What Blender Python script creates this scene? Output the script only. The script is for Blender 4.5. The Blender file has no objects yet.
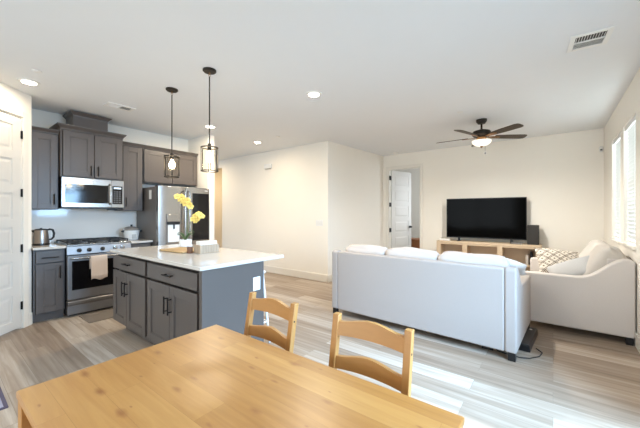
import bpy, bmesh, math, random
from mathutils import Vector, Matrix
random.seed(7)
S = bpy.context.scene
COL = S.collection
R = math.radians

# ------------------------------------------------------------------ camera, world, light, exposure
YAW = 37.65
cam_d = bpy.data.cameras.new('camera'); cam = bpy.data.objects.new('camera', cam_d); COL.objects.link(cam)
cam.location = (0, 0, 1.33); cam.rotation_euler = (R(90), 0, R(YAW))
cam_d.sensor_width = 36; cam_d.lens = 302 / 640 * 36; cam_d.shift_y = -0.3 / 640
cam_d.clip_start = 0.02
S.camera = cam
S.view_settings.view_transform = 'Standard'; S.view_settings.look = 'None'
S.view_settings.gamma = 1; S.view_settings.use_curve_mapping = False
S.view_settings.exposure = 0.46
W = bpy.data.worlds.new('sky'); S.world = W; W.use_nodes = True
W.node_tree.nodes['Background'].inputs[0].default_value = (0.65, 0.82, 1.0, 1)
W.node_tree.nodes['Background'].inputs[1].default_value = 1.6

def area(name, loc, rot, sx, sy, power, col, spread=180):
    d = bpy.data.lights.new(name, 'AREA'); d.shape = 'RECTANGLE'; d.size = sx; d.size_y = sy
    d.energy = power; d.color = col; d.spread = R(spread)
    o = bpy.data.objects.new(name, d); COL.objects.link(o); o.location = loc; o.rotation_euler = [R(a) for a in rot]
    return o
DAY = (0.40, 0.66, 1.0)
# daylight outside the sliding door and blinded windows; rear and bedroom fills are added
area('daylight_sliding_door', (1.6, 1.85, 2.1), (0, 44, 0), 2.4, 2.2, 350, DAY, 125)
area('daylight_side_window', (1.25, 5.60, 1.95), (0, 58, 0), 1.5, 0.8, 60, (0.82, 0.92, 1.0))
area('daylight_side_window', (1.25, 4.72, 1.95), (0, 58, 0), 1.5, 0.8, 60, (0.82, 0.92, 1.0))
area('rear_fill_light', (-1.5, -3.35, 1.5), (-80, 0, 180), 3.0, 1.9, 95, (0.92, 0.96, 1.0))  # added fill from behind the camera, no known window there
area('bedroom_fill_light', (-1.45, 8.2, 1.6), (0, 75, 0), 1.4, 1.2, 15, (0.9, 0.95, 1.0))  # added fill that brightens the open door leaf and the bedroom

# ------------------------------------------------------------------ materials
def newmat(name):
    m = bpy.data.materials.new(name); m.use_nodes = True
    nt = m.node_tree; b = nt.nodes['Principled BSDF']
    return m, nt, b
def srgb(r, g, b):
    f = lambda c: (c / 12.92 if c <= 0.04045 else ((c + 0.055) / 1.055) ** 2.4)
    return (f(r / 255), f(g / 255), f(b / 255), 1)
def mat(name, col, rough=0.5, metal=0.0, var=0.06, scale=(6, 6, 6), bump=0.0, bscale=200, coat=0.0, spec=None):
    m, nt, b = newmat(name)
    L = nt.links
    tc = nt.nodes.new('ShaderNodeTexCoord'); mp = nt.nodes.new('ShaderNodeMapping')
    mp.inputs['Scale'].default_value = scale; L.new(tc.outputs['Object'], mp.inputs[0])
    n = nt.nodes.new('ShaderNodeTexNoise'); n.inputs['Scale'].default_value = 1; n.inputs['Detail'].default_value = 4
    L.new(mp.outputs[0], n.inputs['Vector'])
    mx = nt.nodes.new('ShaderNodeMix'); mx.data_type = 'RGBA'
    lo = [max(0, c * (1 - var)) for c in col[:3]] + [1]; hi = [min(1, c * (1 + var)) for c in col[:3]] + [1]
    mx.inputs[6].default_value = lo; mx.inputs[7].default_value = hi
    L.new(n.outputs['Fac'], mx.inputs[0]); L.new(mx.outputs[2], b.inputs['Base Color'])
    b.inputs['Roughness'].default_value = rough; b.inputs['Metallic'].default_value = metal
    if coat: b.inputs['Coat Weight'].default_value = coat
    if spec is not None: b.inputs['Specular IOR Level'].default_value = spec
    if bump:
        n2 = nt.nodes.new('ShaderNodeTexNoise'); n2.inputs['Scale'].default_value = bscale; n2.inputs['Detail'].default_value = 3
        L.new(tc.outputs['Object'], n2.inputs['Vector'])
        bp = nt.nodes.new('ShaderNodeBump'); bp.inputs['Strength'].default_value = bump; bp.inputs['Distance'].default_value = 0.004
        L.new(n2.outputs['Fac'], bp.inputs['Height']); L.new(bp.outputs[0], b.inputs['Normal'])
    return m
def emit(name, col, strength):
    m, nt, b = newmat(name)
    b.inputs['Base Color'].default_value = col; b.inputs['Emission Color'].default_value = col
    b.inputs['Emission Strength'].default_value = strength
    return m
def clear_glass(name, tint=(0.95, 0.97, 0.97, 1)):
    m, nt, b = newmat(name); nt.nodes.remove(b)
    out = nt.nodes['Material Output']
    t = nt.nodes.new('ShaderNodeBsdfTransparent'); t.inputs[0].default_value = tint
    g = nt.nodes.new('ShaderNodeBsdfGlossy'); g.inputs['Roughness'].default_value = 0.03
    lw = nt.nodes.new('ShaderNodeLayerWeight'); lw.inputs[0].default_value = 0.12
    mx = nt.nodes.new('ShaderNodeMixShader')
    nt.links.new(lw.outputs['Fresnel'], mx.inputs[0]); nt.links.new(t.outputs[0], mx.inputs[1])
    nt.links.new(g.outputs[0], mx.inputs[2]); nt.links.new(mx.outputs[0], out.inputs[0])
    return m

M = {}
M['wall'] = mat('wall_paint', srgb(245, 239, 228), 0.75, bump=0.05, bscale=90, var=0.01)
M['ceil'] = mat('ceiling_paint', srgb(234, 236, 238), 0.8, bump=0.08, bscale=60, var=0.01)
M['trim'] = mat('trim_white', srgb(236, 230, 219), 0.45, var=0.01)
M['door'] = mat('door_white', srgb(218, 214, 207), 0.45, var=0.01)
M['cab'] = mat('cabinet_grey_paint', srgb(88, 81, 77), 0.38, var=0.03)
M['dark'] = mat('black_metal', srgb(38, 35, 34), 0.4, metal=0.6, var=0.1)
M['bronze'] = mat('dark_bronze', srgb(50, 44, 38), 0.4, metal=0.5, var=0.1)
M['black'] = mat('black_plastic', srgb(24, 24, 26), 0.35, var=0.1)
M['blackglass'] = mat('black_glass', (0.004, 0.004, 0.005, 1), 0.08, var=0.1)
M['screen'] = mat('tv_screen', (0.002, 0.002, 0.002, 1), 0.10, var=0.1, spec=0.025)
M['steel'] = mat('brushed_steel', srgb(172, 167, 162), 0.24, metal=0.95, var=0.05, scale=(2, 2, 260))
M['steeldark'] = mat('fridge_side_grey', srgb(118, 112, 108), 0.4, metal=0.3, var=0.04)
M['quartz'] = mat('white_quartz', srgb(208, 202, 194), 0.12, var=0.03, scale=(14, 14, 14))
M['steelmid'] = mat('satin_steel', srgb(140, 138, 138), 0.42, metal=0.9, var=0.05, scale=(2, 2, 260))
M['iron'] = mat('cast_iron', srgb(40, 38, 38), 0.6, var=0.15)
M['white'] = mat('white_plastic', srgb(236, 235, 232), 0.35, var=0.01)
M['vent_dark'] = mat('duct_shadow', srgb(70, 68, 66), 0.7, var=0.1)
M['sofa'] = mat('sofa_fabric', srgb(178, 169, 163), 0.92, var=0.05, scale=(160, 160, 160), bump=0.25, bscale=700)
M['cushion'] = mat('cushion_fabric', srgb(203, 194, 187), 0.92, var=0.04, scale=(160, 160, 160), bump=0.2, bscale=500)
M['love'] = mat('loveseat_fabric', srgb(212, 204, 198), 0.92, var=0.05, scale=(160, 160, 160), bump=0.25, bscale=700)
M['lovecush'] = mat('loveseat_cushion_fabric', srgb(206, 198, 189), 0.92, var=0.05, scale=(60, 60, 60), bump=0.25, bscale=400)
M['greypillow'] = mat('grey_pillow_fabric', srgb(196, 194, 192), 0.9, var=0.05, scale=(90, 90, 90))
M['throw'] = mat('white_throw', srgb(226, 224, 222), 0.95, var=0.05, scale=(90, 90, 90), bump=0.3, bscale=300)
M['towel'] = mat('beige_towel', srgb(206, 190, 178), 0.95, var=0.06, scale=(90, 90, 90), bump=0.3, bscale=400)
M['mat'] = mat('brown_kitchen_mat', srgb(122, 112, 102), 0.9, var=0.12, scale=(60, 60, 60), bump=0.3, bscale=300)
M['bluemat'] = mat('grey_blue_mat', srgb(160, 158, 176), 0.9, var=0.10, scale=(60, 60, 60), bump=0.3, bscale=300)
M['matborder'] = mat('dark_mat_border', srgb(92, 84, 100), 0.9, var=0.1)
M['leaf'] = mat('orchid_leaf', srgb(66, 92, 52), 0.4, var=0.15)
M['stem'] = mat('orchid_stem', srgb(110, 120, 70), 0.5, var=0.1)
M['petal'] = mat('yellow_petal', srgb(240, 214, 120), 0.6, var=0.12, scale=(40, 40, 40))
M['petalheart'] = mat('orchid_heart', srgb(200, 140, 40), 0.6, var=0.1)
M['ceramic'] = mat('white_ceramic', srgb(236, 234, 230), 0.15, var=0.01)
M['board'] = mat('wood_board', srgb(188, 156, 110), 0.5, var=0.14, scale=(30, 3, 30))
M['washed'] = mat('whitewashed_wood', srgb(172, 152, 130), 0.7, var=0.35, scale=(60, 60, 3))
M['paper'] = mat('paper', srgb(228, 226, 222), 0.9, var=0.02)
M['brownjar'] = mat('brown_glaze', srgb(110, 72, 50), 0.3, var=0.2)
M['oak'] = mat('light_oak', srgb(206, 184, 156), 0.55, var=0.10, scale=(3, 60, 60))
M['greyglass'] = mat('cubby_back', srgb(206, 186, 162), 0.6, var=0.05)
M['darkwood'] = mat('fan_blade_wood', srgb(70, 58, 46), 0.45, var=0.2, scale=(30, 30, 30))
M['brass'] = mat('aged_brass', srgb(150, 112, 76), 0.35, metal=0.8, var=0.1)
M['chest'] = mat('brown_chest_wood', srgb(164, 104, 62), 0.5, var=0.15, scale=(3, 30, 30))
M['pine_side'] = mat('pale_pine_edge', srgb(226, 190, 138), 0.5, var=0.08, scale=(40, 40, 4))
M['pine_chair'] = mat('honey_pine', srgb(176, 125, 66), 0.45, var=0.12, scale=(12, 50, 50))
M['slat'] = None
M['glass'] = clear_glass('clear_glass')
M['lampglass'] = clear_glass('seeded_glass', (0.97, 0.96, 0.93, 1))
M['bulb'] = emit('warm_bulb', (1.0, 0.80, 0.52, 1), 45)
M['disc'] = emit('lamp_disc', (1.0, 0.95, 0.86, 1), 7)
M['bowl'] = emit('lit_glass_bowl', (1.0, 0.93, 0.80, 1), 0.7)
M['display'] = emit('clock_display', (0.7, 0.85, 1.0, 1), 0.8)

# blind slats: white, letting a little daylight through
def slat_mat():
    m, nt, b = newmat('blind_slat'); out = nt.nodes['Material Output']
    b.inputs['Base Color'].default_value = srgb(226, 226, 222); b.inputs['Roughness'].default_value = 0.5
    t = nt.nodes.new('ShaderNodeBsdfTranslucent'); t.inputs[0].default_value = srgb(244, 246, 244)
    mx = nt.nodes.new('ShaderNodeMixShader'); mx.inputs[0].default_value = 0.13
    nt.links.new(b.outputs[0], mx.inputs[1]); nt.links.new(t.outputs[0], mx.inputs[2]); nt.links.new(mx.outputs[0], out.inputs[0])
    return m
M['slat'] = slat_mat()

def planks(name, length, width, c1, c2, c3, gap, rough, grain=(1.6, 26, 1), streak=0.5, knots=False, offset=0.37):
    """long boards along X: one tone per board, long grain, thin dark joints; optional knots"""
    m, nt, b = newmat(name); L = nt.links; N = nt.nodes.new
    tc = N('ShaderNodeTexCoord')
    br = N('ShaderNodeTexBrick'); br.offset = offset; br.offset_frequency = 2; br.squash = 1
    br.inputs['Scale'].default_value = 1; br.inputs['Brick Width'].default_value = length; br.inputs['Row Height'].default_value = width
    br.inputs['Mortar Size'].default_value = gap; br.inputs['Mortar Smooth'].default_value = 0.3
    br.inputs['Color1'].default_value = (0, 0, 0, 1); br.inputs['Color2'].default_value = (1, 1, 1, 1); br.inputs['Mortar'].default_value = (0.5, 0.5, 0.5, 1)
    L.new(tc.outputs['Object'], br.inputs['Vector'])
    # shift the grain by the board's own tone so it does not run through joints
    sh = N('ShaderNodeVectorMath'); sh.operation = 'MULTIPLY_ADD'
    L.new(br.outputs['Color'], sh.inputs[0]); sh.inputs[1].default_value = (7.3, 3.1, 0); L.new(tc.outputs['Object'], sh.inputs[2])
    mp = N('ShaderNodeMapping'); mp.inputs['Scale'].default_value = grain; L.new(sh.outputs[0], mp.inputs[0])
    n = N('ShaderNodeTexNoise'); n.inputs['Scale'].default_value = 1.0; n.inputs['Detail'].default_value = 6; n.inputs['Roughness'].default_value = 0.6; n.inputs['Distortion'].default_value = 0.6
    L.new(mp.outputs[0], n.inputs['Vector'])
    mad = N('ShaderNodeMath'); mad.operation = 'MULTIPLY_ADD'; mad.inputs[1].default_value = streak * 2; mad.inputs[2].default_value = 0.5 - streak
    L.new(n.outputs['Fac'], mad.inputs[0])
    add = N('ShaderNodeMath'); add.operation = 'MULTIPLY_ADD'; add.inputs[1].default_value = 0.45
    sep = N('ShaderNodeSeparateColor'); L.new(br.outputs['Color'], sep.inputs[0])
    L.new(sep.outputs[0], add.inputs[0])
    sub = N('ShaderNodeMath'); sub.operation = 'SUBTRACT'; sub.inputs[1].default_value = 0.22
    L.new(mad.outputs[0], sub.inputs[0]); L.new(sub.outputs[0], add.inputs[2])
    rp = N('ShaderNodeValToRGB'); e = rp.color_ramp.elements
    e[0].position = 0.12; e[0].color = c1; e[1].position = 0.88; e[1].color = c3
    x = e.new(0.5); x.color = c2
    L.new(add.outputs[0], rp.inputs[0])
    col = rp.outputs[0]
    if knots:
        v = N('ShaderNodeTexVoronoi'); v.feature = 'F1'; v.inputs['Scale'].default_value = 1
        mp2 = N('ShaderNodeMapping'); mp2.inputs['Scale'].default_value = (4.6, 11.5, 1); mp2.inputs['Location'].default_value = (0.35, 0.2, 0.5)
        v.voronoi_dimensions = '2D'
        n3 = N('ShaderNodeTexNoise'); n3.inputs['Scale'].default_value = 30
        L.new(tc.outputs['Object'], n3.inputs['Vector'])
        ma = N('ShaderNodeVectorMath'); ma.operation = 'MULTIPLY_ADD'; ma.inputs[1].default_value = (0.012, 0.012, 0)
        L.new(n3.outputs['Color'], ma.inputs[0]); L.new(tc.outputs['Object'], ma.inputs[2])
        L.new(ma.outputs[0], mp2.inputs[0]); L.new(mp2.outputs[0], v.inputs['Vector'])
        kr = N('ShaderNodeValToRGB'); k = kr.color_ramp.elements
        k[0].position = 0.02; k[0].color = (1, 1, 1, 1); k[1].position = 0.13; k[1].color = (0, 0, 0, 1)
        sc = N('ShaderNodeSeparateColor'); L.new(v.outputs['Color'], sc.inputs[0])
        rs = N('ShaderNodeMath'); rs.operation = 'MULTIPLY_ADD'; rs.inputs[1].default_value = 1.5; rs.inputs[2].default_value = 0.22; L.new(sc.outputs[1], rs.inputs[0])
        dv = N('ShaderNodeMath'); dv.operation = 'DIVIDE'; L.new(v.outputs['Distance'], dv.inputs[0]); L.new(rs.outputs[0], dv.inputs[1])
        L.new(dv.outputs[0], kr.inputs[0])
        gt = N('ShaderNodeMath'); gt.operation = 'GREATER_THAN'; gt.inputs[1].default_value = 0.30; L.new(sc.outputs[0], gt.inputs[0])
        mm = N('ShaderNodeMath'); mm.operation = 'MULTIPLY'; L.new(kr.outputs[0], mm.inputs[0]); L.new(gt.outputs[0], mm.inputs[1])
        m3 = N('ShaderNodeMath'); m3.operation = 'MULTIPLY'; m3.inputs[1].default_value = 0.85; L.new(mm.outputs[0], m3.inputs[0])
        mk = N('ShaderNodeMix'); mk.data_type = 'RGBA'; mk.inputs[7].default_value = srgb(140, 84, 40)
        L.new(m3.outputs[0], mk.inputs[0]); L.new(col, mk.inputs[6]); col = mk.outputs[2]
    mx = N('ShaderNodeMix'); mx.data_type = 'RGBA'; L.new(br.outputs['Fac'], mx.inputs[0])
    mx.inputs[7].default_value = [c * 0.55 for c in c1[:3]] + [1]
    sfac = N('ShaderNodeMath'); sfac.operation = 'MULTIPLY'; sfac.inputs[1].default_value = 0.6
    L.new(br.outputs['Fac'], sfac.inputs[0]); L.new(sfac.outputs[0], mx.inputs[0])
    L.new(col, mx.inputs[6]); L.new(mx.outputs[2], b.inputs['Base Color'])
    b.inputs['Roughness'].default_value = rough
    return m
M['floor'] = planks('vinyl_planks', 1.35, 0.178, srgb(128, 108, 90), srgb(162, 144, 126), srgb(196, 184, 170), 0.0014, 0.42, grain=(1.0, 22, 1), streak=0.56)
M['pine'] = planks('knotty_pine_top', 0.9, 0.105, srgb(150, 97, 42), srgb(170, 117, 58), srgb(187, 137, 75), 0.0004, 0.35, grain=(2.2, 34, 1), streak=0.45, knots=True)

# ------------------------------------------------------------------ mesh helpers
class MB:
    """collects shapes in one bmesh, built as ONE mesh object"""
    def __init__(s): s.bm = bmesh.new(); s.m = Matrix.Identity(4)
    def _v(s, p): return s.bm.verts.new(s.m @ Vector(p))
    def box(s, a, b):
        (x0, y0, z0), (x1, y1, z1) = a, b
        v = [s._v(p) for p in ((x0,y0,z0),(x1,y0,z0),(x1,y1,z0),(x0,y1,z0),(x0,y0,z1),(x1,y0,z1),(x1,y1,z1),(x0,y1,z1))]
        for f in ((0,3,2,1),(4,5,6,7),(0,1,5,4),(1,2,6,5),(2,3,7,6),(3,0,4,7)): s.bm.faces.new([v[i] for i in f])
        return s
    def prism(s, pts, z0, z1, axis='z'):
        """pts: outline in 2D, pushed along axis; x: pts=(y,z), y: pts=(x,z), z: pts=(x,y)"""
        def P(p, t):
            return {'z': (p[0], p[1], t), 'y': (p[0], t, p[1]), 'x': (t, p[0], p[1])}[axis]
        a = [s._v(P(p, z0)) for p in pts]; b = [s._v(P(p, z1)) for p in pts]
        fs = [s.bm.faces.new(a), s.bm.faces.new(b)]
        n = len(pts)
        for i in range(n): fs.append(s.bm.faces.new((a[i], a[(i+1) % n], b[(i+1) % n], b[i])))
        bmesh.ops.recalc_face_normals(s.bm, faces=fs)
        return s
    def tube(s, pts, r, n=10, cap=True, close=False):
        pts = [Vector(p) for p in pts]; rs = r if isinstance(r, (list, tuple)) else [r] * len(pts)
        rings = []; prev = None
        for i, p in enumerate(pts):
            if close: t = pts[(i+1) % len(pts)] - pts[i-1]
            else: t = pts[min(i+1, len(pts)-1)] - pts[max(i-1, 0)]
            t.normalize()
            if prev is None:
                up = Vector((0,0,1)) if abs(t.z) < 0.9 else Vector((1,0,0)); u = t.cross(up).normalized()
            else:
                u = (prev - t * prev.dot(t)).normalized()
            prev = u; w = t.cross(u)
            rings.append([s._v(p + (u * math.cos(2*math.pi*k/n) + w * math.sin(2*math.pi*k/n)) * rs[i]) for k in range(n)])
        m = len(rings)
        for i in range(m if close else m - 1):
            A, B = rings[i], rings[(i+1) % m]
            for k in range(n): s.bm.faces.new((A[k], A[(k+1) % n], B[(k+1) % n], B[k]))
        if cap and not close:
            s.bm.faces.new(list(reversed(rings[0]))); s.bm.faces.new(rings[-1])
        return s
    def lathe(s, prof, c=(0,0,0), n=28, cap=True):
        """prof: (radius, z) pairs around a vertical axis"""
        rings = []
        for r, z in prof:
            rings.append([s._v((c[0] + r*math.cos(2*math.pi*k/n), c[1] + r*math.sin(2*math.pi*k/n), c[2] + z)) for k in range(n)])
        fs = []
        for A, B in zip(rings, rings[1:]):
            for k in range(n): fs.append(s.bm.faces.new((A[k], A[(k+1) % n], B[(k+1) % n], B[k])))
        if cap:
            if prof[0][0] > 1e-4: fs.append(s.bm.faces.new(list(reversed(rings[0]))))
            if prof[-1][0] > 1e-4: fs.append(s.bm.faces.new(rings[-1]))
        bmesh.ops.recalc_face_normals(s.bm, faces=fs)
        return s
    def cushion(s, w, d, h, r=0.05, bulge=0.02, n=12, seed=None, pinch=0.0):
        """rounded, softly bulging box centred on the origin"""
        rnd = random.Random(seed); ph = [rnd.uniform(0, 6.28) for _ in range(4)]
        b2 = bmesh.new(); bmesh.ops.create_cube(b2, size=2)
        bmesh.ops.subdivide_edges(b2, edges=b2.edges[:], cuts=n, use_grid_fill=True)
        hw, hd, hh = w/2, d/2, h/2; r = min(r, hw, hd, hh)
        idx = {}
        for v in b2.verts:
            x, y, z = v.co
            p = Vector((x*hw, y*hd, z*hh))
            q = Vector((max(-hw+r, min(hw-r, p.x)), max(-hd+r, min(hd-r, p.y)), max(-hh+r, min(hh-r, p.z))))
            dlt = p - q
            if dlt.length > 1e-6: p = q + dlt.normalized() * r
            fx, fy, fz = 1-x*x, 1-y*y, 1-z*z
            wob = 1 + (0.25*math.sin(3*x+ph[0]) + 0.2*math.sin(4*y+ph[1])) if seed is not None else 1
            p.z += bulge * fx * fy * (1 if z > 0 else -1) * abs(z) * wob
            p.y += bulge * fx * fz * (1 if y > 0 else -1) * abs(y) * wob * 0.8
            p.x += bulge * fy * fz * (1 if x > 0 else -1) * abs(x) * 0.5
            if seed is not None: p.z += 0.006 * math.sin(5*x+ph[2]) * math.sin(4*y+ph[3])
            idx[v] = s._v(p)
        for f in b2.faces: s.bm.faces.new([idx[v] for v in f.verts])
        b2.free(); return s
    def pillow(s, w, h, t, n=14, seed=1):
        """throw pillow in the XZ plane, thickness along Y, thin edges and pointed corners"""
        rnd = random.Random(seed); a, b = rnd.uniform(0, 6), rnd.uniform(0, 6)
        def P(i, j, sg):
            u, v = -1 + 2*i/n, -1 + 2*j/n
            th = t/2 * (max(0, 1-abs(u)**2.4) * max(0, 1-abs(v)**2.4)) ** 0.5
            k = 1 - 0.07 * ((1-u*u) * abs(v)**3); l = 1 - 0.07 * ((1-v*v) * abs(u)**3)
            return (u*w/2*l, sg*th + 0.006*math.sin(3*u+a)*math.sin(3*v+b), v*h/2*k)
        F = [[s._v(P(i, j, -1)) for j in range(n+1)] for i in range(n+1)]
        B = [[F[i][j] if i in (0, n) or j in (0, n) else s._v(P(i, j, 1)) for j in range(n+1)] for i in range(n+1)]
        for i in range(n):
            for j in range(n):
                s.bm.faces.new((F[i][j], F[i+1][j], F[i+1][j+1], F[i][j+1]))
                s.bm.faces.new((B[i][j], B[i][j+1], B[i+1][j+1], B[i+1][j]))
        return s
    def build(s, name, material, parent=None, bevel=0.0, seg=2, smooth=35, loc=None, rot=None):
        me = bpy.data.meshes.new(name); s.bm.to_mesh(me); s.bm.free()
        o = bpy.data.objects.new(name, me); COL.objects.link(o)
        ms = material if isinstance(material, (list, tuple)) else [material]
        for m in ms: me.materials.append(m)
        if smooth:
            me.shade_smooth(); me.set_sharp_from_angle(angle=R(smooth))
        if parent is not None: o.parent = parent
        if loc: o.location = loc
        if rot: o.rotation_euler = [R(a) for a in rot]
        if bevel:
            b = o.modifiers.new('bevel', 'BEVEL'); b.width = bevel; b.segments = seg; b.limit_method = 'ANGLE'; b.angle_limit = R(40)
            b.harden_normals = False
        return o

def tag(o, label, cat, group=None, kind=None):
    o['label'] = label; o['category'] = cat
    if group: o['group'] = group
    if kind: o['kind'] = kind
    return o
def thing(name, label, cat, loc=(0,0,0), rz=0, group=None):
    o = bpy.data.objects.new(name, None); COL.objects.link(o); o.empty_display_size = 0.1
    o.location = loc; o.rotation_euler = (0, 0, R(rz))
    return tag(o, label, cat, group)
def struct(o):
    o['kind'] = 'structure'; return o
def copy_tree(root, loc, rz, label, group=None):
    def cp(o, par):
        c = o.copy(); COL.objects.link(c)
        if par is not None: c.parent = par
        for ch in o.children: cp(ch, c)
        return c
    c = cp(root, None); c.location = loc; c.rotation_euler = (0, 0, R(rz)); c['label'] = label
    if group: c['group'] = group
    return c

# ------------------------------------------------------------------ the room shell
H = 2.745
struct(MB().box((-9.2, -3.2, -0.1), (0.8, 9.4, 0)).build('floor', M['floor'], smooth=0))
struct(MB().box((-9.2, -3.2, H), (0.8, 9.4, H+0.1)).build('ceiling', M['ceil'], smooth=0))
# window wall (right): two windows with blinds and a sliding door nearer the camera
RX = 0.665; RT = 0.14
wm = MB()
wm.box((RX, -3.12, 0), (RX+RT, 0.95, H)); wm.box((RX, 2.75, 0), (RX+RT, 4.385, H)); wm.box((RX, 0.95, 2.36), (RX+RT, 2.75, H))
for a, b in ((4.385, 5.055), (5.262, 5.942)):
    wm.box((RX, a, 0), (RX+RT, b, 0.985)); wm.box((RX, a, 2.362), (RX+RT, b, H))
wm.box((RX, 5.055, 0), (RX+RT, 5.262, H)); wm.box((RX, 5.942, 0), (RX+RT, 6.94, H))
struct(wm.build('wall_right', M['wall'], smooth=0))
# television wall (back) with the doorway at its left end
TY = 6.82
DX0, DX1, DZ = -3.165, -2.385, 2.405
struct(MB().box((DX1, TY, 0), (RX, TY+0.12, H)).box((DX0, TY, DZ), (DX1, TY+0.12, H)).box((-3.42, TY, 0), (DX0, TY+0.12, H)).build('wall_back', M['wall'], smooth=0))
# hall corner: side wall and hall wall
struct(MB().prism([(-3.455, 4.73), (-3.302, 6.82), (-3.42, 6.82), (-3.575, 4.73)], 0, H).build('wall_corner', M['wall'], smooth=0))
struct(MB().box((-6.91, 4.73, 0), (-3.575, 4.85, H)).box((-7.9, 4.73, 2.55), (-6.91, 4.85, H)).box((-9.1, 4.73, 0), (-7.9, 4.85, H)).build('wall_hall', M['wall'], smooth=0))
struct(MB().box((-8.4, 6.3, 0), (-6.4, 6.42, H)).box((-6.9, 4.85, 0), (-6.78, 6.3, H)).box((-8.4, 4.85, 0), (-8.28, 6.3, H)).build('wall_passage', M['wall'], smooth=0))
struct(MB().box((-9.12, 0.6, 0), (-9.0, 4.73, H)).build('wall_far_left', M['wall'], smooth=0))
# kitchen wall, its end return beside the fridge
KX = -5.55
struct(MB().box((KX-0.12, 0.63, 0), (KX, 3.18, H)).box((KX, 3.05, 0), (-4.885, 3.18, H)).build('wall_kitchen', M['wall'], smooth=0))
struct(MB().box((KX, 0.772, 0.935), (KX+0.012, 2.125, 1.42)).build('wall_backsplash', mat('backsplash_gloss', srgb(234, 229, 222), 0.07, var=0.02, scale=(3, 3, 3)), smooth=0))
# pantry wall set at 45 degrees, with its door
px, py = -4.97, 0.757
def pantry_matrix():
    # local x runs along the wall away from its outer corner, local -y faces the kitchen
    e = Vector((math.cos(R(-46)), math.sin(R(-46)), 0)); n = Vector((-e.y, e.x, 0))   # n faces the room
    m = Matrix.Identity(4)
    for i in range(3): m[i][0] = e[i]; m[i][1] = -n[i]; m[i][3] = (px, py, 0)[i]
    return m
PM = pantry_matrix()
D0, D1, PZ = 0.130, 0.950, 2.445
w = MB(); w.m = PM
w.box((0, 0, 0), (D0, 0.12, H)); w.box((D0, 0, PZ), (D1, 0.12, H)); w.box((D1, 0, 0), (1.5, 0.12, H))
w.m = Matrix.Identity(4); w.box((KX, 0.63, 0), (-5.0, 0.752, H))
struct(w.build('wall_pantry', M['wall'], smooth=0))
struct(MB().box((-4.02, -3.12, 0), (-3.9, -0.3, H)).build('wall_left', M['wall'], smooth=0))
struct(MB().box((-4.02, -3.12, 0), (-3.0, -3.0, H)).box((-3.0, -3.12, 0), (0.0, -3.0, 0.5)).box((-3.0, -3.12, 2.4), (0.0, -3.0, H)).box((0, -3.12, 0), (RX, -3.0, H)).build('wall_front', M['wall'], smooth=0))
# bedroom beyond the doorway
struct(MB().box((-4.6, 9.1, 0), (-1.6, 9.22, H)).box((-4.6, 6.94, 0), (-4.48, 9.1, H)).box((-1.72, 6.94, 0), (-1.6, 7.6, H)).box((-1.72, 8.8, 0), (-1.6, 9.1, H)).box((-1.72, 7.6, 0), (-1.6, 8.8, 0.9)).box((-1.72, 7.6, 2.3), (-1.6, 8.8, H)).build('wall_bedroom', M['wall'], smooth=0))

# baseboards
BH = 0.142
struct(MB().box((-6.90, 4.715, 0), (-3.47, 4.729, BH)).build('baseboard_hall', M['trim'], bevel=0.004))
struct(MB().prism([(-3.454, 4.715), (-3.440, 4.715), (-3.290, 6.80), (-3.302, 6.80)], 0, BH).build('baseboard_corner', M['trim'], bevel=0.004))
struct(MB().box((DX1+0.085, TY-0.014, 0), (RX-0.016, TY-0.001, BH)).build('baseboard_back', M['trim'], bevel=0.004))
struct(MB().box((RX-0.014, 2.80, 0), (RX-0.001, TY-0.02, BH)).build('baseboard_right', M['trim'], bevel=0.004))
b = MB(); b.m = PM
b.box((0.0, -0.014, 0), (D0-0.07, -0.001, BH)); b.box((D1+0.08, -0.014, 0), (1.5, -0.001, BH))
struct(b.build('baseboard_pantry', M['trim'], bevel=0.004))
struct(MB().box((-4.884, 3.05, 0), (-4.87, 3.19, BH)).build('baseboard_kitchen', M['trim'], bevel=0.004))

def panel_door(mb, w, h, n, t=0.035, stile=0.11, rail=0.095, faces=(0,)):
    """moulded door leaf: x 0..w, z 0..h, front at y=0; n stacked panels with a raised field"""
    mb.box((0, 0.008, 0), (w, t-0.008, h))
    ph = (h - rail*(n+1)) / n
    for y0, y1 in ((0, 0.0085), (t-0.0085, t)):
        mb.box((0, y0, 0), (stile, y1, h)); mb.box((w-stile, y0, 0), (w, y1, h))
        for i in range(n+1):
            z = i*(ph+rail); mb.box((stile, y0, z), (w-stile, y1, z+rail))
        for i in range(n):
            z = i*(ph+rail)+rail
            if y0 == 0:
                a, b_ = 0.0085, 0.0025
            else:
                a, b_ = t-0.0085, t-0.0025
            m1, m2 = 0.02, 0.05
            o = [(stile+m1, a, z+m1), (w-stile-m1, a, z+m1), (w-stile-m1, a, z+ph-m1), (stile+m1, a, z+ph-m1)]
            q = [(stile+m2, b_, z+m2), (w-stile-m2, b_, z+m2), (w-stile-m2, b_, z+ph-m2), (stile+m2, b_, z+ph-m2)]
            O = [mb._v(p) for p in o]; Q = [mb._v(p) for p in q]
            fs = [mb.bm.faces.new((O[k], O[(k+1) % 4], Q[(k+1) % 4], Q[k])) for k in range(4)] + [mb.bm.faces.new(Q)]
            bmesh.ops.recalc_face_normals(mb.bm, faces=fs)
    return mb

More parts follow.
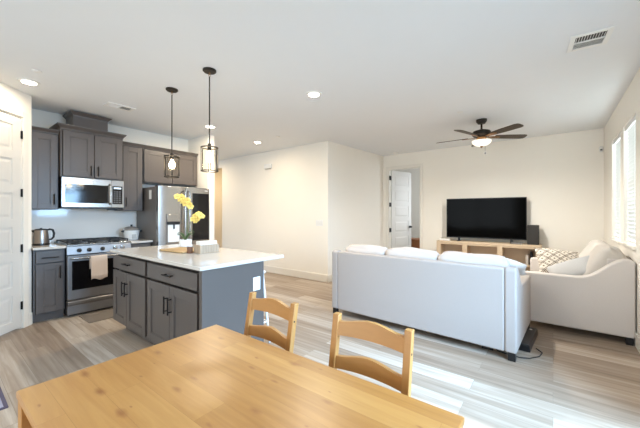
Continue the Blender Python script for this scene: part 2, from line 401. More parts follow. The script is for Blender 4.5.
# door_1: pantry door (six panels, four black hinges on its right)
d1 = thing('door_1', 'white six-panel pantry door with black hinges, left of the kitchen', 'door'); struct(d1)
d1.matrix_world = PM
f = MB()
f.box((D0-0.068, -0.016, 0), (D0, -0.001, PZ+0.068)).box((D1, -0.016, 0), (D1+0.068, -0.001, PZ+0.068)).box((D0, -0.016, PZ), (D1, -0.001, PZ+0.068))
f.box((D0, -0.001, 0), (D0+0.012, 0.119, PZ)).box((D1-0.012, -0.001, 0), (D1, 0.119, PZ)).box((D0+0.012, -0.001, PZ-0.012), (D1-0.012, 0.119, PZ))
f.build('door_frame', M['trim'], d1, bevel=0.003)
lf = MB(); lf.m = Matrix.Translation((D0+0.015, 0.0, 0.022))
panel_door(lf, D1-D0-0.03, PZ-0.04, 6)
leaf = lf.build('door_panel', M['door'], d1, smooth=0)
for z in (0.27, 0.93, 1.57, 2.24):
    MB().box((D0+0.0125, -0.010, z-0.045), (D0+0.022, -0.0005, z+0.045)).tube([(D0+0.014, -0.012, z-0.047), (D0+0.014, -0.012, z+0.047)], 0.0065).build('hinge', M['dark'], d1)
# door_2: bedroom door standing open
d2 = thing('door_2', 'white panelled door standing open in the doorway by the television wall', 'door'); struct(d2)
f = MB()
cw = 0.062
f.box((DX0-cw, TY-0.014, 0), (DX0, TY-0.001, DZ+cw)).box((DX1, TY-0.014, 0), (DX1+cw, TY-0.001, DZ+cw)).box((DX0, TY-0.014, DZ), (DX1, TY-0.001, DZ+cw))
f.box((DX0, TY-0.001, 0), (DX0+0.014, TY+0.121, DZ)).box((DX1-0.014, TY-0.001, 0), (DX1, TY+0.121, DZ)).box((DX0+0.014, TY-0.001, DZ-0.014), (DX1-0.014, TY+0.121, DZ))
f.build('door_frame', M['trim'], d2, bevel=0.003)
lf = MB(); DANG = 72
lf.m = Matrix.Translation((DX0+0.032, TY+0.115, 0.012)) @ Matrix.Rotation(R(DANG), 4, 'Z')
panel_door(lf, 0.735, DZ-0.03, 6)
leaf = lf.build('door_panel', M['door'], d2, smooth=0)
kb = MB(); kb.m = Matrix.Translation((DX0+0.032, TY+0.115, 0.012)) @ Matrix.Rotation(R(DANG), 4, 'Z') @ Matrix.Translation((0.675, 0, 0.98)) @ Matrix.Rotation(R(90), 4, 'X')
kb.lathe([(0.03, 0), (0.03, 0.008), (0.012, 0.012), (0.012, 0.03), (0.026, 0.036), (0.03, 0.05), (0.022, 0.062), (0, 0.064)], n=18)
kb.build('knob', M['dark'], leaf)
for z in (0.28, 0.93, 1.55, 2.2):
    MB().box((DX0+0.015, TY+0.02, z-0.05), (DX0+0.034, TY+0.10, z+0.05)).build('hinge', M['dark'], d2)

# window_1 and window_2 with frames and sills, window_3 the sliding door, rear_fill_window added unseen behind the camera for fill light
def window(name, y0, y1, z0, z1, label):
    t = thing(name, label, 'window', (RX, (y0+y1)/2, z0)); struct(t)
    w_ = y1-y0; h_ = z1-z0; f = MB(); a = 0.10; k = 0.03
    f.box((a, -w_/2+.001, 0.001), (RT, -w_/2+k, h_-.001)).box((a, w_/2-k, 0.001), (RT, w_/2-.001, h_-.001))
    f.box((a, -w_/2+k, 0.001), (RT, w_/2-k, k)).box((a, -w_/2+k, h_-k), (RT, w_/2-k, h_-.001)).box((a, -w_/2+k, h_*0.5-0.02), (RT, w_/2-k, h_*0.5+0.02))
    f.build('window_frame', M['trim'], t, bevel=0.003)
    MB().box((a+0.015, -w_/2+k, k), (a+0.021, w_/2-k, h_-k)).build('pane', M['glass'], t, smooth=0)
    MB().box((-0.03, -w_/2-0.03, -0.024), (0.0, w_/2+0.03, 0.0)).build('window_sill', M['trim'], t, bevel=0.004)
    return t
window('window_1', 5.262, 5.942, 0.985, 2.362, 'tall window nearer the television wall')
window('window_2', 4.385, 5.055, 0.985, 2.362, 'tall window nearer the camera')
t = thing('window_3', 'sliding glass door on the window wall', 'window', (RX, 1.85, 0)); struct(t)
f = MB(); hw = 0.90; hz = 2.36
f.box((0.06, -hw+.001, 0.001), (0.11, -hw+0.06, hz-.001)).box((0.06, hw-0.06, 0.001), (0.11, hw-.001, hz-.001)).box((0.06, -0.05, 0.001), (0.11, 0.05, hz-.001))
f.box((0.06, -hw+0.06, 0.001), (0.11, -0.05, 0.07)).box((0.06, 0.05, 0.001), (0.11, hw-0.06, 0.07)).box((0.06, -hw+0.06, hz-0.07), (0.11, -0.05, hz-.001)).box((0.06, 0.05, hz-0.07), (0.11, hw-0.06, hz-.001))
f.build('window_frame', M['bronze'], t)
for a, b_ in ((-hw+0.06, -0.05), (0.05, hw-0.06)): MB().box((0.082, a, 0.07), (0.088, b_, hz-0.07)).build('pane', M['glass'], t, smooth=0)
t = thing('rear_fill_window', 'unseen wide window added behind the camera for fill light', 'window', (-1.5, -3.0, 0.5)); struct(t)
f = MB()
f.box((-1.499, -0.10, 0.001), (-1.45, -0.05, 1.899)).box((1.45, -0.10, 0.001), (1.499, -0.05, 1.899)).box((-0.03, -0.10, 0.05), (0.03, -0.05, 1.85)).box((-1.45, -0.10, 0.001), (1.45, -0.05, 0.05)).box((-1.45, -0.10, 1.85), (1.45, -0.05, 1.899))
f.build('window_frame', M['trim'], t)
for a, b_ in ((-1.45, -0.03), (0.03, 1.45)): MB().box((a, -0.078, 0.05), (b_, -0.072, 1.85)).build('pane', M['glass'], t, smooth=0)

def blind(y0, y1, z0, z1, label):
    t = thing('window_blind', label, 'blind', (RX, (y0+y1)/2, z0), 0, 'white blinds in the side windows')
    w_ = (y1-y0)/2-0.003; h_ = z1-z0
    MB().box((0.012, -w_, h_-0.055), (0.07, w_, h_-0.002)).build('head_rail', M['white'], t, bevel=0.003)
    s = MB(); n = 29; top = h_-0.075; bot = 0.075; ang = R(-66)
    for i in range(n):
        z = bot + (top-bot)*i/(n-1); dx, dz = 0.025*math.cos(ang), 0.025*math.sin(ang)
        s.prism([(0.042-dx, z-dz), (0.042-dx*0.2, z+0.1*dz+0.002), (0.042+dx, z+dz), (0.042+dx, z+dz+0.003), (0.042-dx*0.2, z+0.1*dz+0.005), (0.042-dx, z-dz+0.003)], -w_, w_, axis='y')
    s.build('slats', M['slat'], t, smooth=0)
    MB().box((0.018, -w_, 0.022), (0.066, w_, 0.042)).build('bottom_rail', M['white'], t, bevel=0.003)
    c = MB()
    for yy in (-w_*0.6, w_*0.6): c.tube([(0.015, yy, 0.03), (0.015, yy, h_-0.04)], 0.0018, 6)
    c.build('ladder_cord', M['white'], t)
    return t
blind(5.262, 5.942, 0.985, 2.362, 'white slatted blind in the window nearest the television wall corner')
blind(4.385, 5.055, 0.985, 2.362, 'white slatted blind in the nearer window, right edge of the photo')

# ------------------------------------------------------------------ kitchen cabinets
def shaker(mb, x0, x1, z0, z1, y=0.0, t=0.02, fr=0.072):
    """recessed-panel front between x0..x1, z0..z1, front face at y"""
    mb.box((x0, y, z0), (x0+fr, y+t, z1)).box((x1-fr, y, z0), (x1, y+t, z1))
    mb.box((x0+fr, y, z0), (x1-fr, y+t, z0+fr)).box((x0+fr, y, z1-fr), (x1-fr, y+t, z1))
    mb.box((x0+fr, y+0.010, z0+fr), (x1-fr, y+t-0.002, z1-fr))
    # small bead around the panel
    e = 0.008
    mb.box((x0+fr, y+0.005, z0+fr), (x0+fr+e, y+0.011, z1-fr)).box((x1-fr-e, y+0.005, z0+fr), (x1-fr, y+0.011, z1-fr))
    mb.box((x0+fr, y+0.005, z0+fr), (x1-fr, y+0.011, z0+fr+e)).box((x0+fr, y+0.005, z1-fr-e), (x1-fr, y+0.011, z1-fr))
    return mb
def bar_handle(x, z, L, vertical, y=0.0, so=0.032, r=0.0068):
    m = MB(); h = L/2
    a, b_ = ((x, y-so, z-h), (x, y-so, z+h)) if vertical else ((x-h, y-so, z), (x+h, y-so, z))
    m.tube([a, b_], r, 10)
    k = h*0.72
    for s in (-k, k):
        p = (x, y, z+s) if vertical else (x+s, y, z)
        m.tube([p, (p[0], y-so, p[2])], r*0.85, 8)
    return m
def slab(mb, x0, x1, z0, z1, y=0.0, t=0.02):
    mb.box((x0, y, z0), (x1, y+t, z1)); return mb
def cabinet(name, label, loc, rz, w_, d, h_, fronts, toe=0.0, group=None, finished=True, crown=None):
    """local: front faces -y with the doors' face at y=0; x 0..w; z 0..h"""
    t = thing(name, label, 'cabinet', loc, rz, group)
    bd = MB()
    bd.box((0, 0.03, toe), (0.018, d, h_)).box((w_-0.018, 0.03, toe), (w_, d, h_))
    bd.box((0.018, 0.03, toe), (w_-0.018, d, toe+0.018)).box((0.018, 0.03, h_-0.018), (w_-0.018, d, h_)).box((0.018, 0.05, toe+0.018), (w_-0.018, d, h_-0.018))
    bd.build('carcass', M['cab'], t, bevel=0.0015)
    if toe: MB().box((0.0, 0.085, 0), (w_, 0.10, toe-0.001)).build('toe_kick', M['cab'], t)
    for fr in fronts:
        kind, x0, x1, z0, z1, hd = fr
        if kind == 'door': o = shaker(MB(), x0, x1, z0, z1).build('door', M['cab'], t, bevel=0.0015)
        else: o = slab(MB(), x0, x1, z0, z1).build('drawer', M['cab'], t, bevel=0.003)
        if hd: bar_handle(*hd).build('handle', M['dark'], o)
    if crown:
        z, hh, pr, l, r = crown            # base height, height, projection, left and right overhang
        c = MB()
        steps = [(0.0, 0.0), (0.25, 0.10), (0.55, 0.55), (0.85, 0.95), (1.0, 1.0)]
        rings = []
        for q, (uz, up) in enumerate(steps):
            e = pr*up
            rings.append([c._v(p) for p in ((-l*up, -e+0.012, z+hh*uz), (w_+r*up, -e+0.012, z+hh*uz), (w_+r*up, d, z+hh*uz), (-l*up, d, z+hh*uz))])
        fs = [c.bm.faces.new(rings[0]), c.bm.faces.new(rings[-1])]
        for A, B in zip(rings, rings[1:]):
            for k in range(4): fs.append(c.bm.faces.new((A[k], A[(k+1) % 4], B[(k+1) % 4], B[k])))
        bmesh.ops.recalc_face_normals(c.bm, faces=fs)
        c.build('crown_molding', M['cab'], t, smooth=0)
    return t
UP = 'grey wall cabinets on the kitchen wall'
ux = -5.205        # face of the upper doors
UD = ux - KX - 0.014
cabinet('wall_cabinet', 'narrow grey one-door wall cabinet left of the microwave, above the kettle', (ux, 0.765, 1.385), 90, 0.295, UD, 1.005,
        [('door', 0.012, 0.283, 0.008, 0.985, (0.245, 0.135, 0.14, True))], group=UP, crown=(1.0, 0.05, 0.035, 0.0, 0.0))
mx_ = -5.135
mc = cabinet('wall_cabinet', 'raised grey two-door wall cabinet with stacked top box above the microwave', (mx_, 1.066, 1.828), 90, 0.733, mx_-KX-0.002, 0.632,
        [('door', 0.022, 0.363, 0.012, 0.612, (0.325, 0.10, 0.14, True)), ('door', 0.371, 0.711, 0.012, 0.612, (0.409, 0.10, 0.14, True))],
        group=UP, crown=(0.628, 0.062, 0.05, 0.045, 0.03))
bx = MB().box((0.140, 0.05, 0.690), (0.545, 0.40, 0.838))
st = bx.build('top_box', M['cab'], mc, bevel=0.002)
c = MB(); rings = []
for uz, up in [(0, 0), (0.3, 0.1), (0.6, 0.6), (0.9, 1), (1, 1)]:
    e = 0.042*up; rings.append([c._v(p) for p in ((0.140-e, 0.05-e, 0.838+0.06*uz), (0.545+e, 0.05-e, 0.838+0.06*uz), (0.545+e, 0.40, 0.838+0.06*uz), (0.140-e, 0.40, 0.838+0.06*uz))])
fs = [c.bm.faces.new(rings[0]), c.bm.faces.new(rings[-1])]
for A, B in zip(rings, rings[1:]):
    for k in range(4): fs.append(c.bm.faces.new((A[k], A[(k+1) % 4], B[(k+1) % 4], B[k])))
bmesh.ops.recalc_face_normals(c.bm, faces=fs); c.build('crown_molding', M['cab'], st, smooth=0)
cabinet('wall_cabinet', 'narrow grey one-door wall cabinet between the microwave and the fridge', (ux, 1.806, 1.375), 90, 0.297, UD, 1.015,
        [('door', 0.012, 0.285, 0.008, 0.995, (0.045, 0.135, 0.14, True))], group=UP, crown=(1.010, 0.05, 0.035, 0.0, 0.0))
cabinet('wall_cabinet', 'wide grey two-door wall cabinet above the steel fridge', (ux, 2.108, 1.838), 90, 0.935, UD+0.012, 0.552,
        [('door', 0.012, 0.463, 0.012, 0.532, None), ('door', 0.472, 0.923, 0.012, 0.532, None)], group=UP, crown=(0.547, 0.05, 0.035, 0.0, 0.0))
LOW = 'grey base cabinets along the kitchen wall'
bxf = -4.925
cabinet('base_cabinet', 'grey base cabinet under the kettle, with one drawer and one door', (bxf, 0.768, 0), 90, 0.298, bxf-KX-0.002, 0.890,
        [('drawer', 0.02, 0.278, 0.725, 0.872, (0.149, 0.79, 0.16, False)), ('door', 0.02, 0.278, 0.118, 0.712, (0.245, 0.60, 0.16, True))], toe=0.105, group=LOW)
cabinet('base_cabinet', 'short grey base cabinet between the range and the fridge', (bxf, 1.82, 0), 90, 0.29, bxf-KX-0.002, 0.890,
        [('drawer', 0.015, 0.275, 0.725, 0.872, (0.145, 0.79, 0.16, False)), ('door', 0.015, 0.275, 0.118, 0.712, (0.04, 0.60, 0.16, True))], toe=0.105, group=LOW)
tag(MB().box((KX+0.013, 0.760, 0.892), (-4.892, 1.068, 0.922)).build('countertop', M['quartz'], bevel=0.004), 'small white quartz countertop under the kettle, left of the range', 'countertop', 'white quartz countertops')
tag(MB().box((KX+0.013, 1.818, 0.892), (-4.892, 2.118, 0.922)).build('countertop', M['quartz'], bevel=0.004), 'small white quartz countertop under the rice cooker, right of the range', 'countertop', 'white quartz countertops')

# ---- range
rg = thing('range', 'stainless steel gas range with black oven window and five knobs', 'range', (-4.905, 1.0735, 0), 90)
wR = 0.742; dR = 0.63
MB().box((0, 0.03, 0.03), (wR, dR, 0.905)).box((0.04, 0.06, 0.0), (wR-0.04, dR-0.05, 0.03)).build('body', M['black'], rg, bevel=0.003)
MB().box((0, 0.0, 0.905), (wR, dR, 0.928)).build('cooktop', M['steel'], rg, bevel=0.004)
cp = MB().prism([(0.0, 0.9045), (0.029, 0.9045), (0.029, 0.80), (-0.02, 0.80)], 0.0, wR, axis='x').build('control_panel', M['steelmid'], rg, bevel=0.003)
for x in (0.128, 0.235, 0.385, 0.535, 0.625):
    k = MB(); k.m = Matrix.Translation((x, -0.01, 0.852)) @ Matrix.Rotation(R(100), 4, 'X')
    k.lathe([(0.027, 0), (0.027, 0.006), (0.021, 0.008), (0.019, 0.03), (0.012, 0.034), (0, 0.034)], n=20)
    k.build('knob', M['steel'] if x > 0.5 else M['bronze'], cp)
od = MB().box((0.004, -0.022, 0.222), (wR-0.004, 0.028, 0.79)).build('oven_door', M['steelmid'], rg, bevel=0.004)
MB().box((0.05, -0.026, 0.345), (wR-0.05, -0.0225, 0.715)).build('oven_window', M['blackglass'], od, bevel=0.001)
hdl = MB().tube([(0.03, -0.068, 0.757), (wR-0.03, -0.068, 0.757)], 0.013, 14)
for x in (0.06, wR-0.06): hdl.tube([(x, -0.068, 0.757), (x, -0.022, 0.757)], 0.010, 10)
hdl.build('handle', M['steel'], od)
dr = MB().prism([(-0.022, 0.035), (0.028, 0.035), (0.028, 0.212), (-0.030, 0.212), (-0.046, 0.20), (-0.040, 0.165), (-0.022, 0.150)], 0.004, wR-0.004, axis='x').build('drawer', M['steelmid'], rg, bevel=0.002)
gt = MB()
for gx in (0.02, 0.258, 0.496):
    x0, x1 = gx, gx+0.224; y0, y1 = 0.06, 0.57
    for a, b_ in (((x0, y0), (x1, y0)), ((x0, y1), (x1, y1)), ((x0, y0), (x0, y1)), ((x1, y0), (x1, y1)), ((x0, 0.315), (x1, 0.315)), (((x0+x1)/2, y0), ((x0+x1)/2, y1))):
        gt.box((min(a[0], b_[0])-0.006, min(a[1], b_[1])-0.006, 0.952), (max(a[0], b_[0])+0.006, max(a[1], b_[1])+0.006, 0.968))
    for a in ((x0, y0), (x1, y0), (x0, y1), (x1, y1)): gt.box((a[0]-0.006, a[1]-0.006, 0.9285), (a[0]+0.006, a[1]+0.006, 0.953))
gt.build('grate', M['iron'], rg)
for gx, gy in ((0.132, 0.18), (0.132, 0.45), (0.37, 0.315), (0.608, 0.18), (0.608, 0.45)):
    MB().lathe([(0.05, 0.9285), (0.05, 0.938), (0.035, 0.94), (0.035, 0.948), (0, 0.948)], (gx, gy, 0), 20).build('burner', M['iron'], rg)
# towel over the oven handle
tw = MB(); n = 16
prof = [(-0.0535, 0.60), (-0.0535, 0.70), (-0.0535, 0.757), (-0.058, 0.768), (-0.068, 0.772), (-0.079, 0.768), (-0.0835, 0.757), (-0.084, 0.68), (-0.086, 0.60), (-0.088, 0.52), (-0.088, 0.458)]
F = []
for i in range(n+1):
    x = 0.225 + 0.195*i/n; wv = 0.004*math.sin(i*1.3)
    F.append([(x + (0.012*(j/10.0) if i == 0 else 0), p[0]-abs(wv)*(j > 6), p[1] + (0.012*math.sin(i*0.5) if j == 10 else 0)) for j, p in enumerate(prof)])
off = 0.004
A = [[tw._v(p) for p in r_] for r_ in F]
for i in range(n):
    for j in range(len(prof)-1): tw.bm.faces.new((A[i][j], A[i+1][j], A[i+1][j+1], A[i][j+1]))
to = tw.build('kitchen_towel', M['towel'], loc=(-4.905, 1.0735, 0), rot=(0, 0, 90), smooth=60)
sm = to.modifiers.new('thick', 'SOLIDIFY'); sm.thickness = 0.003; sm.offset = 1.0
tag(to, 'beige kitchen towel hanging over the oven door handle', 'towel')

# ---- over-the-range microwave
mw = thing('microwave', 'stainless over-the-range microwave with black window above the range', 'microwave', (-5.115, 1.0675, 1.402), 90)
wM, hM = 0.729, 0.418
MB().box((0.004, 0.03, 0.0), (wM-0.004, 0.42, hM)).build('body', M['black'], mw, bevel=0.003)
md = MB().box((0, 0.0, 0.018), (wM*0.775, 0.03, hM)).build('door', M['steel'], mw, bevel=0.004)
MB().box((0.035, -0.004, 0.075), (wM*0.72, -0.0005, hM-0.086)).build('door_window', M['blackglass'], md, bevel=0.001)
MB().tube([(wM*0.745, 0.0, hM-0.065), (wM*0.745, -0.045, hM-0.085), (wM*0.745, -0.05, hM*0.5), (wM*0.745, -0.045, 0.085), (wM*0.745, 0.0, 0.065)], 0.011, 12).build('handle', M['steel'], md)
cpn = MB().box((wM*0.778, 0.0, 0.018), (wM, 0.03, hM)).build('control_panel', M['steel'], mw, bevel=0.003)
kp = MB().box((wM*0.795, -0.004, 0.07), (wM-0.022, -0.0005, hM-0.086)).build('keypad', M['blackglass'], cpn, bevel=0.001)
MB().box((wM*0.82, -0.0055, hM-0.125), (wM-0.04, -0.0042, hM-0.105)).build('display', M['display'], kp, smooth=0)
ky = MB()
for r_ in range(6):
    for c_ in range(3): ky.box((wM*0.815+c_*0.034, -0.0055, 0.09+r_*0.031), (wM*0.815+c_*0.034+0.022, -0.0042, 0.09+r_*0.031+0.012))
ky.build('keys', mat('key_grey', srgb(120, 122, 126), 0.5), kp, smooth=0)
MB().box((0.56, 0.06, -0.022), (0.66, 0.16, -0.0005)).build('vent_light', M['black'], mw, bevel=0.002)

# ---- fridge (french doors, dispenser left, dark glass right)
fr = thing('fridge', 'tall stainless french-door fridge with ice dispenser and black glass panel', 'fridge', (-4.752, 2.135, 0), 90)
wF, dF, hF = 0.872, 0.79, 1.762
MB().box((0, 0.075, 0.03), (wF, dF, hF-0.012)).build('body', M['steeldark'], fr, bevel=0.004)
MB().box((0.03, 0.12, 0), (wF-0.03, dF-0.04, 0.03)).box((0.02, 0.07, 0.02), (wF-0.02, 0.075, 0.09)).build('base_grille', M['black'], fr)
for hx in (0.02, wF-0.14): MB().box((hx, 0.08, hF-0.0115), (hx+0.12, 0.17, hF+0.012)).build('hinge_cover', M['black'], fr, bevel=0.004)
def fdoor(x0, x1, z0, z1):
    pts = []; nn = 8
    for k in range(nn+1):
        u = k/nn; pts.append((x0+(x1-x0)*u, 0.012 - 0.012*(1-(2*u-1)**4)))
    return MB().prism(pts + [(x1, 0.07), (x0, 0.07)], z0, z1)
ld = fdoor(0.002, wF*0.497, 0.66, hF).build('door', M['steel'], fr, bevel=0.004)
rd = fdoor(wF*0.503, wF-0.002, 0.66, hF).build('door', M['steel'], fr, bevel=0.004)
MB().box((0.55, -0.008, 0.885), (0.848, 0.012, 1.672)).build('glass_panel', M['blackglass'], rd, bevel=0.003)
MB().box((0.772, -0.003, 1.715), (0.83, 0.004, 1.727)).build('badge', M['white'], rd)
for x, dd in ((0.398, ld), (0.475, rd)):
    MB().tube([(x, 0.002, 1.70), (x, -0.052, 1.68), (x, -0.058, 1.2), (x, -0.052, 0.74), (x, 0.002, 0.72)], 0.0125, 12).build('handle', M['steel'], dd)
dp = MB().box((0.115, -0.004, 0.87), (0.335, 0.02, 1.30)).build('dispenser', M['steeldark'], ld, bevel=0.003)
MB().box((0.122, -0.022, 1.205), (0.328, -0.0045, 1.325)).build('dispenser_panel', M['steel'], dp, bevel=0.004)
MB().box((0.14, -0.012, 0.885), (0.322, -0.0045, 1.155)).build('dispenser_back', M['white'], dp, bevel=0.004)
MB().box((0.122, -0.02, 1.165), (0.328, -0.0045, 1.20)).tube([(0.23, -0.02, 1.17), (0.23, -0.022, 1.09)], 0.012).build('nozzle', M['black'], dp)
MB().box((0.118, -0.03, 0.86), (0.332, -0.0045, 0.882)).build('drip_tray', M['steel'], dp, bevel=0.003)
for z0, z1 in ((0.375, 0.652), (0.095, 0.367)):
    q = fdoor(0.002, wF-0.002, z0, z1).build('drawer', M['steel'], fr, bevel=0.004)
    MB().tube([(0.06, 0.004, z1-0.05), (0.08, -0.05, z1-0.05), (wF-0.08, -0.05, z1-0.05), (wF-0.06, 0.004, z1-0.05)], 0.012, 12).build('handle', M['steel'], q)
tag(MB().box((-5.065, 2.1322, 1.56), (-4.985, 2.1345, 1.70)).build('paper_note', M['paper'], smooth=0), 'small pale paper note stuck on the grey fridge side', 'note')

# ---- kettle and rice cooker
kt = thing('kettle', 'brushed steel electric kettle with black handle on the left countertop', 'kettle', (-5.26, 0.892, 0.9225), 70)
MB().lathe([(0.080, 0), (0.083, 0.004), (0.083, 0.022), (0.078, 0.026)], n=32).build('power_base', M['black'], kt)
MB().lathe([(0.079, 0.0265), (0.080, 0.04), (0.078, 0.10), (0.071, 0.17), (0.066, 0.195)], n=32).build('body', mat('kettle_steel', srgb(160, 152, 146), 0.3, metal=0.95, var=0.05, scale=(2, 2, 200)), kt)
MB().lathe([(0.066, 0.1955), (0.064, 0.204), (0.045, 0.212), (0.012, 0.214), (0.012, 0.222), (0, 0.224)], n=28).build('lid', M['black'], kt)
MB().tube([(0.062, 0, 0.195), (0.085, 0, 0.205), (0.115, 0, 0.195), (0.128, 0, 0.15), (0.122, 0, 0.10), (0.10, 0, 0.072), (0.078, 0, 0.072)], [0.011, 0.012, 0.013, 0.013, 0.012, 0.011, 0.010], 12).build('handle', M['black'], kt)
MB().prism([(-0.064, 0.155), (-0.098, 0.195), (-0.064, 0.196)], -0.02, 0.02, axis='y').build('spout', M['black'], kt, bevel=0.003)
rc = thing('rice_cooker', 'white rice cooker with steel lid on the small countertop by the fridge', 'rice cooker', (-5.30, 1.968, 0.9225), 90)
MB().lathe([(0.085, 0), (0.092, 0.006), (0.105, 0.08), (0.112, 0.135), (0.114, 0.145)], n=36).build('body', M['ceramic'], rc)
MB().lathe([(0.114, 0.1455), (0.117, 0.152), (0.108, 0.166), (0.085, 0.19), (0.05, 0.205), (0.0, 0.209)], n=36).build('lid', mat('glass_lid', srgb(176, 172, 168), 0.15, metal=0.5), rc)
MB().lathe([(0.018, 0.2092), (0.012, 0.222), (0.022, 0.234), (0.0, 0.238)], n=18).build('knob', M['black'], rc)
MB().box((-0.03, -0.114, 0.02), (0.03, -0.088, 0.085)).build('switch_panel', mat('panel_grey', srgb(190, 188, 184), 0.5), rc, bevel=0.003)
for s in (-1, 1): MB().prism([(s*0.112, 0.115), (s*0.142, 0.12), (s*0.142, 0.145), (s*0.112, 0.144)], -0.03, 0.03, axis='y').build('handle', M['black'], rc, bevel=0.003)

# ------------------------------------------------------------------ island
IY = 1.28; IX0, IX1 = -3.955, -2.13; IH = 0.893
isl = thing('kitchen_island', 'grey kitchen island base with four doors and two drawers under white quartz', 'kitchen island', (IX0, IY, 0), 0)
iw = IX1-IX0
MB().box((0.0, 0.06, 0.10), (iw-0.045, 0.60, IH)).build('carcass', M['cab'], isl, bevel=0.0015)
MB().box((0.05, 0.115, 0), (iw-0.045, 0.13, 0.099)).build('toe_kick', M['cab'], isl)
for u in ((0.0, 0.375, 0.825), (0.872, 1.311, 1.752)):
    a, m_, b_ = u
    q = slab(MB(), a+0.004, b_, 0.722, 0.862, t=0.022).build('drawer', M['cab'], isl, bevel=0.003)
    bar_handle((a+b_)/2, 0.795, 0.15, False).build('handle', M['dark'], q)
    for x0, x1, hx in ((a+0.004, m_-0.003, m_-0.035), (m_+0.003, b_, m_+0.035)):
        q = shaker(MB(), x0, x1, 0.135, 0.700, t=0.022).build('door', M['cab'], isl, bevel=0.0015)
        bar_handle(hx, 0.535, 0.15, True).build('handle', M['dark'], q)
MB().box((iw-0.042, 0.0, 0.0), (iw, 0.625, IH)).build('end_panel', M['cab'], isl, bevel=0.002)
MB().box((0.0, 0.605, 0.0), (iw-0.0425, 0.625, IH)).build('back_panel', M['cab'], isl, bevel=0.002)
tag(MB().box((-3.975, 1.252, 0.895), (-2.105, 2.145, 0.925)).build('island_countertop', M['quartz'], bevel=0.004), 'large white quartz countertop of the kitchen island', 'countertop')
ot = thing('power_outlet', 'white power outlet on the blue-grey end of the island', 'outlet', (IX1, 1.817, 0.697), 0)
MB().box((0.0008, -0.04, -0.06), (0.006, 0.04, 0.06)).build('cover_plate', M['white'], ot, bevel=0.002)
for z in (-0.022, 0.022): MB().box((0.0062, -0.015, z-0.014), (0.008, 0.015, z+0.014)).build('socket', M['ceramic'], ot, bevel=0.002)
# stool tucked under the overhang; only a leg shows past the island end
stl = thing('counter_stool', 'white counter stool tucked under the island overhang, one leg showing', 'stool', (-2.54, 2.043, 0), 0)
MB().box((-0.195, -0.085, 0.715), (0.195, 0.085, 0.745)).build('seat', M['white'], stl, bevel=0.012, seg=3)
for sx in (-1, 1):
    for sy in (-1, 1):
        MB().tube([(sx*0.175, sy*0.055, 0.7145), (sx*0.215, sy*0.115, 0.0)], [0.013, 0.011], 10).build('leg', M['white'], stl)
for z_, kx, ky, ends in ((0.22, 0.203, 0.097, ((-1, -1), (1, -1), (-1, 1), (1, 1))),):
    for a, b_ in ((ends[0], ends[1]), (ends[2], ends[3]), (ends[0], ends[2]), (ends[1], ends[3])):
        MB().tube([(a[0]*kx, a[1]*ky, z_), (b_[0]*kx, b_[1]*ky, z_)], 0.008, 8).build('stretcher', M['white'], stl)

# ---- things on the island
ZI = 0.9255
bd = MB(); bd.m = Matrix.Translation((-3.20, 1.70, ZI)) @ Matrix.Rotation(R(4), 4, 'Z')
bd.cushion(0.46, 0.30, 0.018, r=0.009, bulge=0, n=10)
tag(bd.build('serving_board', M['board'], loc=(0, 0, 0.009)), 'tan wooden serving board lying on the island countertop', 'board')
op = thing('potted_orchid', 'yellow orchid with two flower sprays in a white pot on the island', 'orchid', (-3.58, 1.93, ZI), 0)
MB().lathe([(0.045, 0), (0.062, 0.004), (0.072, 0.04), (0.075, 0.085), (0.070, 0.088), (0.066, 0.07), (0.0, 0.068)], n=28).build('pot', M['ceramic'], op)
lfm = MB()
for a, L_, up in ((10, 0.13, 0.08), (100, 0.12, 0.09), (190, 0.14, 0.07), (285, 0.12, 0.10), (60, 0.10, 0.12)):
    ca, sa = math.cos(R(a)), math.sin(R(a)); rows = []
    for k in range(7):
        u = k/6; r_ = L_*u; z = 0.072 + up*math.sin(u*2.2); wd = 0.024*math.sin(math.pi*min(1, u*0.9+0.1))**0.7
        rows.append([lfm._v((ca*r_ - sa*s*wd, sa*r_ + ca*s*wd, z + abs(s)*0.006)) for s in (-1, 0, 1)])
    for A, B in zip(rows, rows[1:]):
        for k in range(2): lfm.bm.faces.new((A[k], A[k+1], B[k+1], B[k]))
o = lfm.build('leaves', M['leaf'], op, smooth=60); o.modifiers.new('thick', 'SOLIDIFY').thickness = 0.003
def flower(name, c, s, ang, par, seed):
    rnd = random.Random(seed)
    f = MB(); f.m = Matrix.Translation(c) @ Matrix.Rotation(R(ang), 4, 'Z') @ Matrix.Rotation(R(70+rnd.uniform(-15, 15)), 4, 'X')
    for k in range(5):
        a = R(90+72*k); wd = 0.62 if k in (1, 4) else 0.42
        rows = []
        for i in range(6):
            u = i/5; r_ = s*(0.12+0.88*u); w_ = s*wd*math.sin(math.pi*(0.12+0.83*u))**0.8
            rows.append([f._v((math.cos(a)*r_ - math.sin(a)*q*w_, math.sin(a)*r_ + math.cos(a)*q*w_, s*(0.12*u*u - 0.12*q*q + 0.02*k))) for q in (-1, -0.4, 0.4, 1)])
        for A, B in zip(rows, rows[1:]):
            for j in range(3): f.bm.faces.new((A[j], A[j+1], B[j+1], B[j]))
    o = f.build('flower', M['petal'], par, smooth=60); o.modifiers.new('thick', 'SOLIDIFY').thickness = 0.0015
    h_ = MB(); h_.m = Matrix.Translation(c) @ Matrix.Rotation(R(ang), 4, 'Z') @ Matrix.Rotation(R(70), 4, 'X')
    h_.lathe([(0.0, 0.0), (s*0.16, s*0.1), (s*0.14, s*0.25), (0, s*0.36)], n=10)
    h_.build('flower_heart', M['petalheart'], o)
VR = Vector((0.79, 0.61, 0))        # the sprays fan out across the island
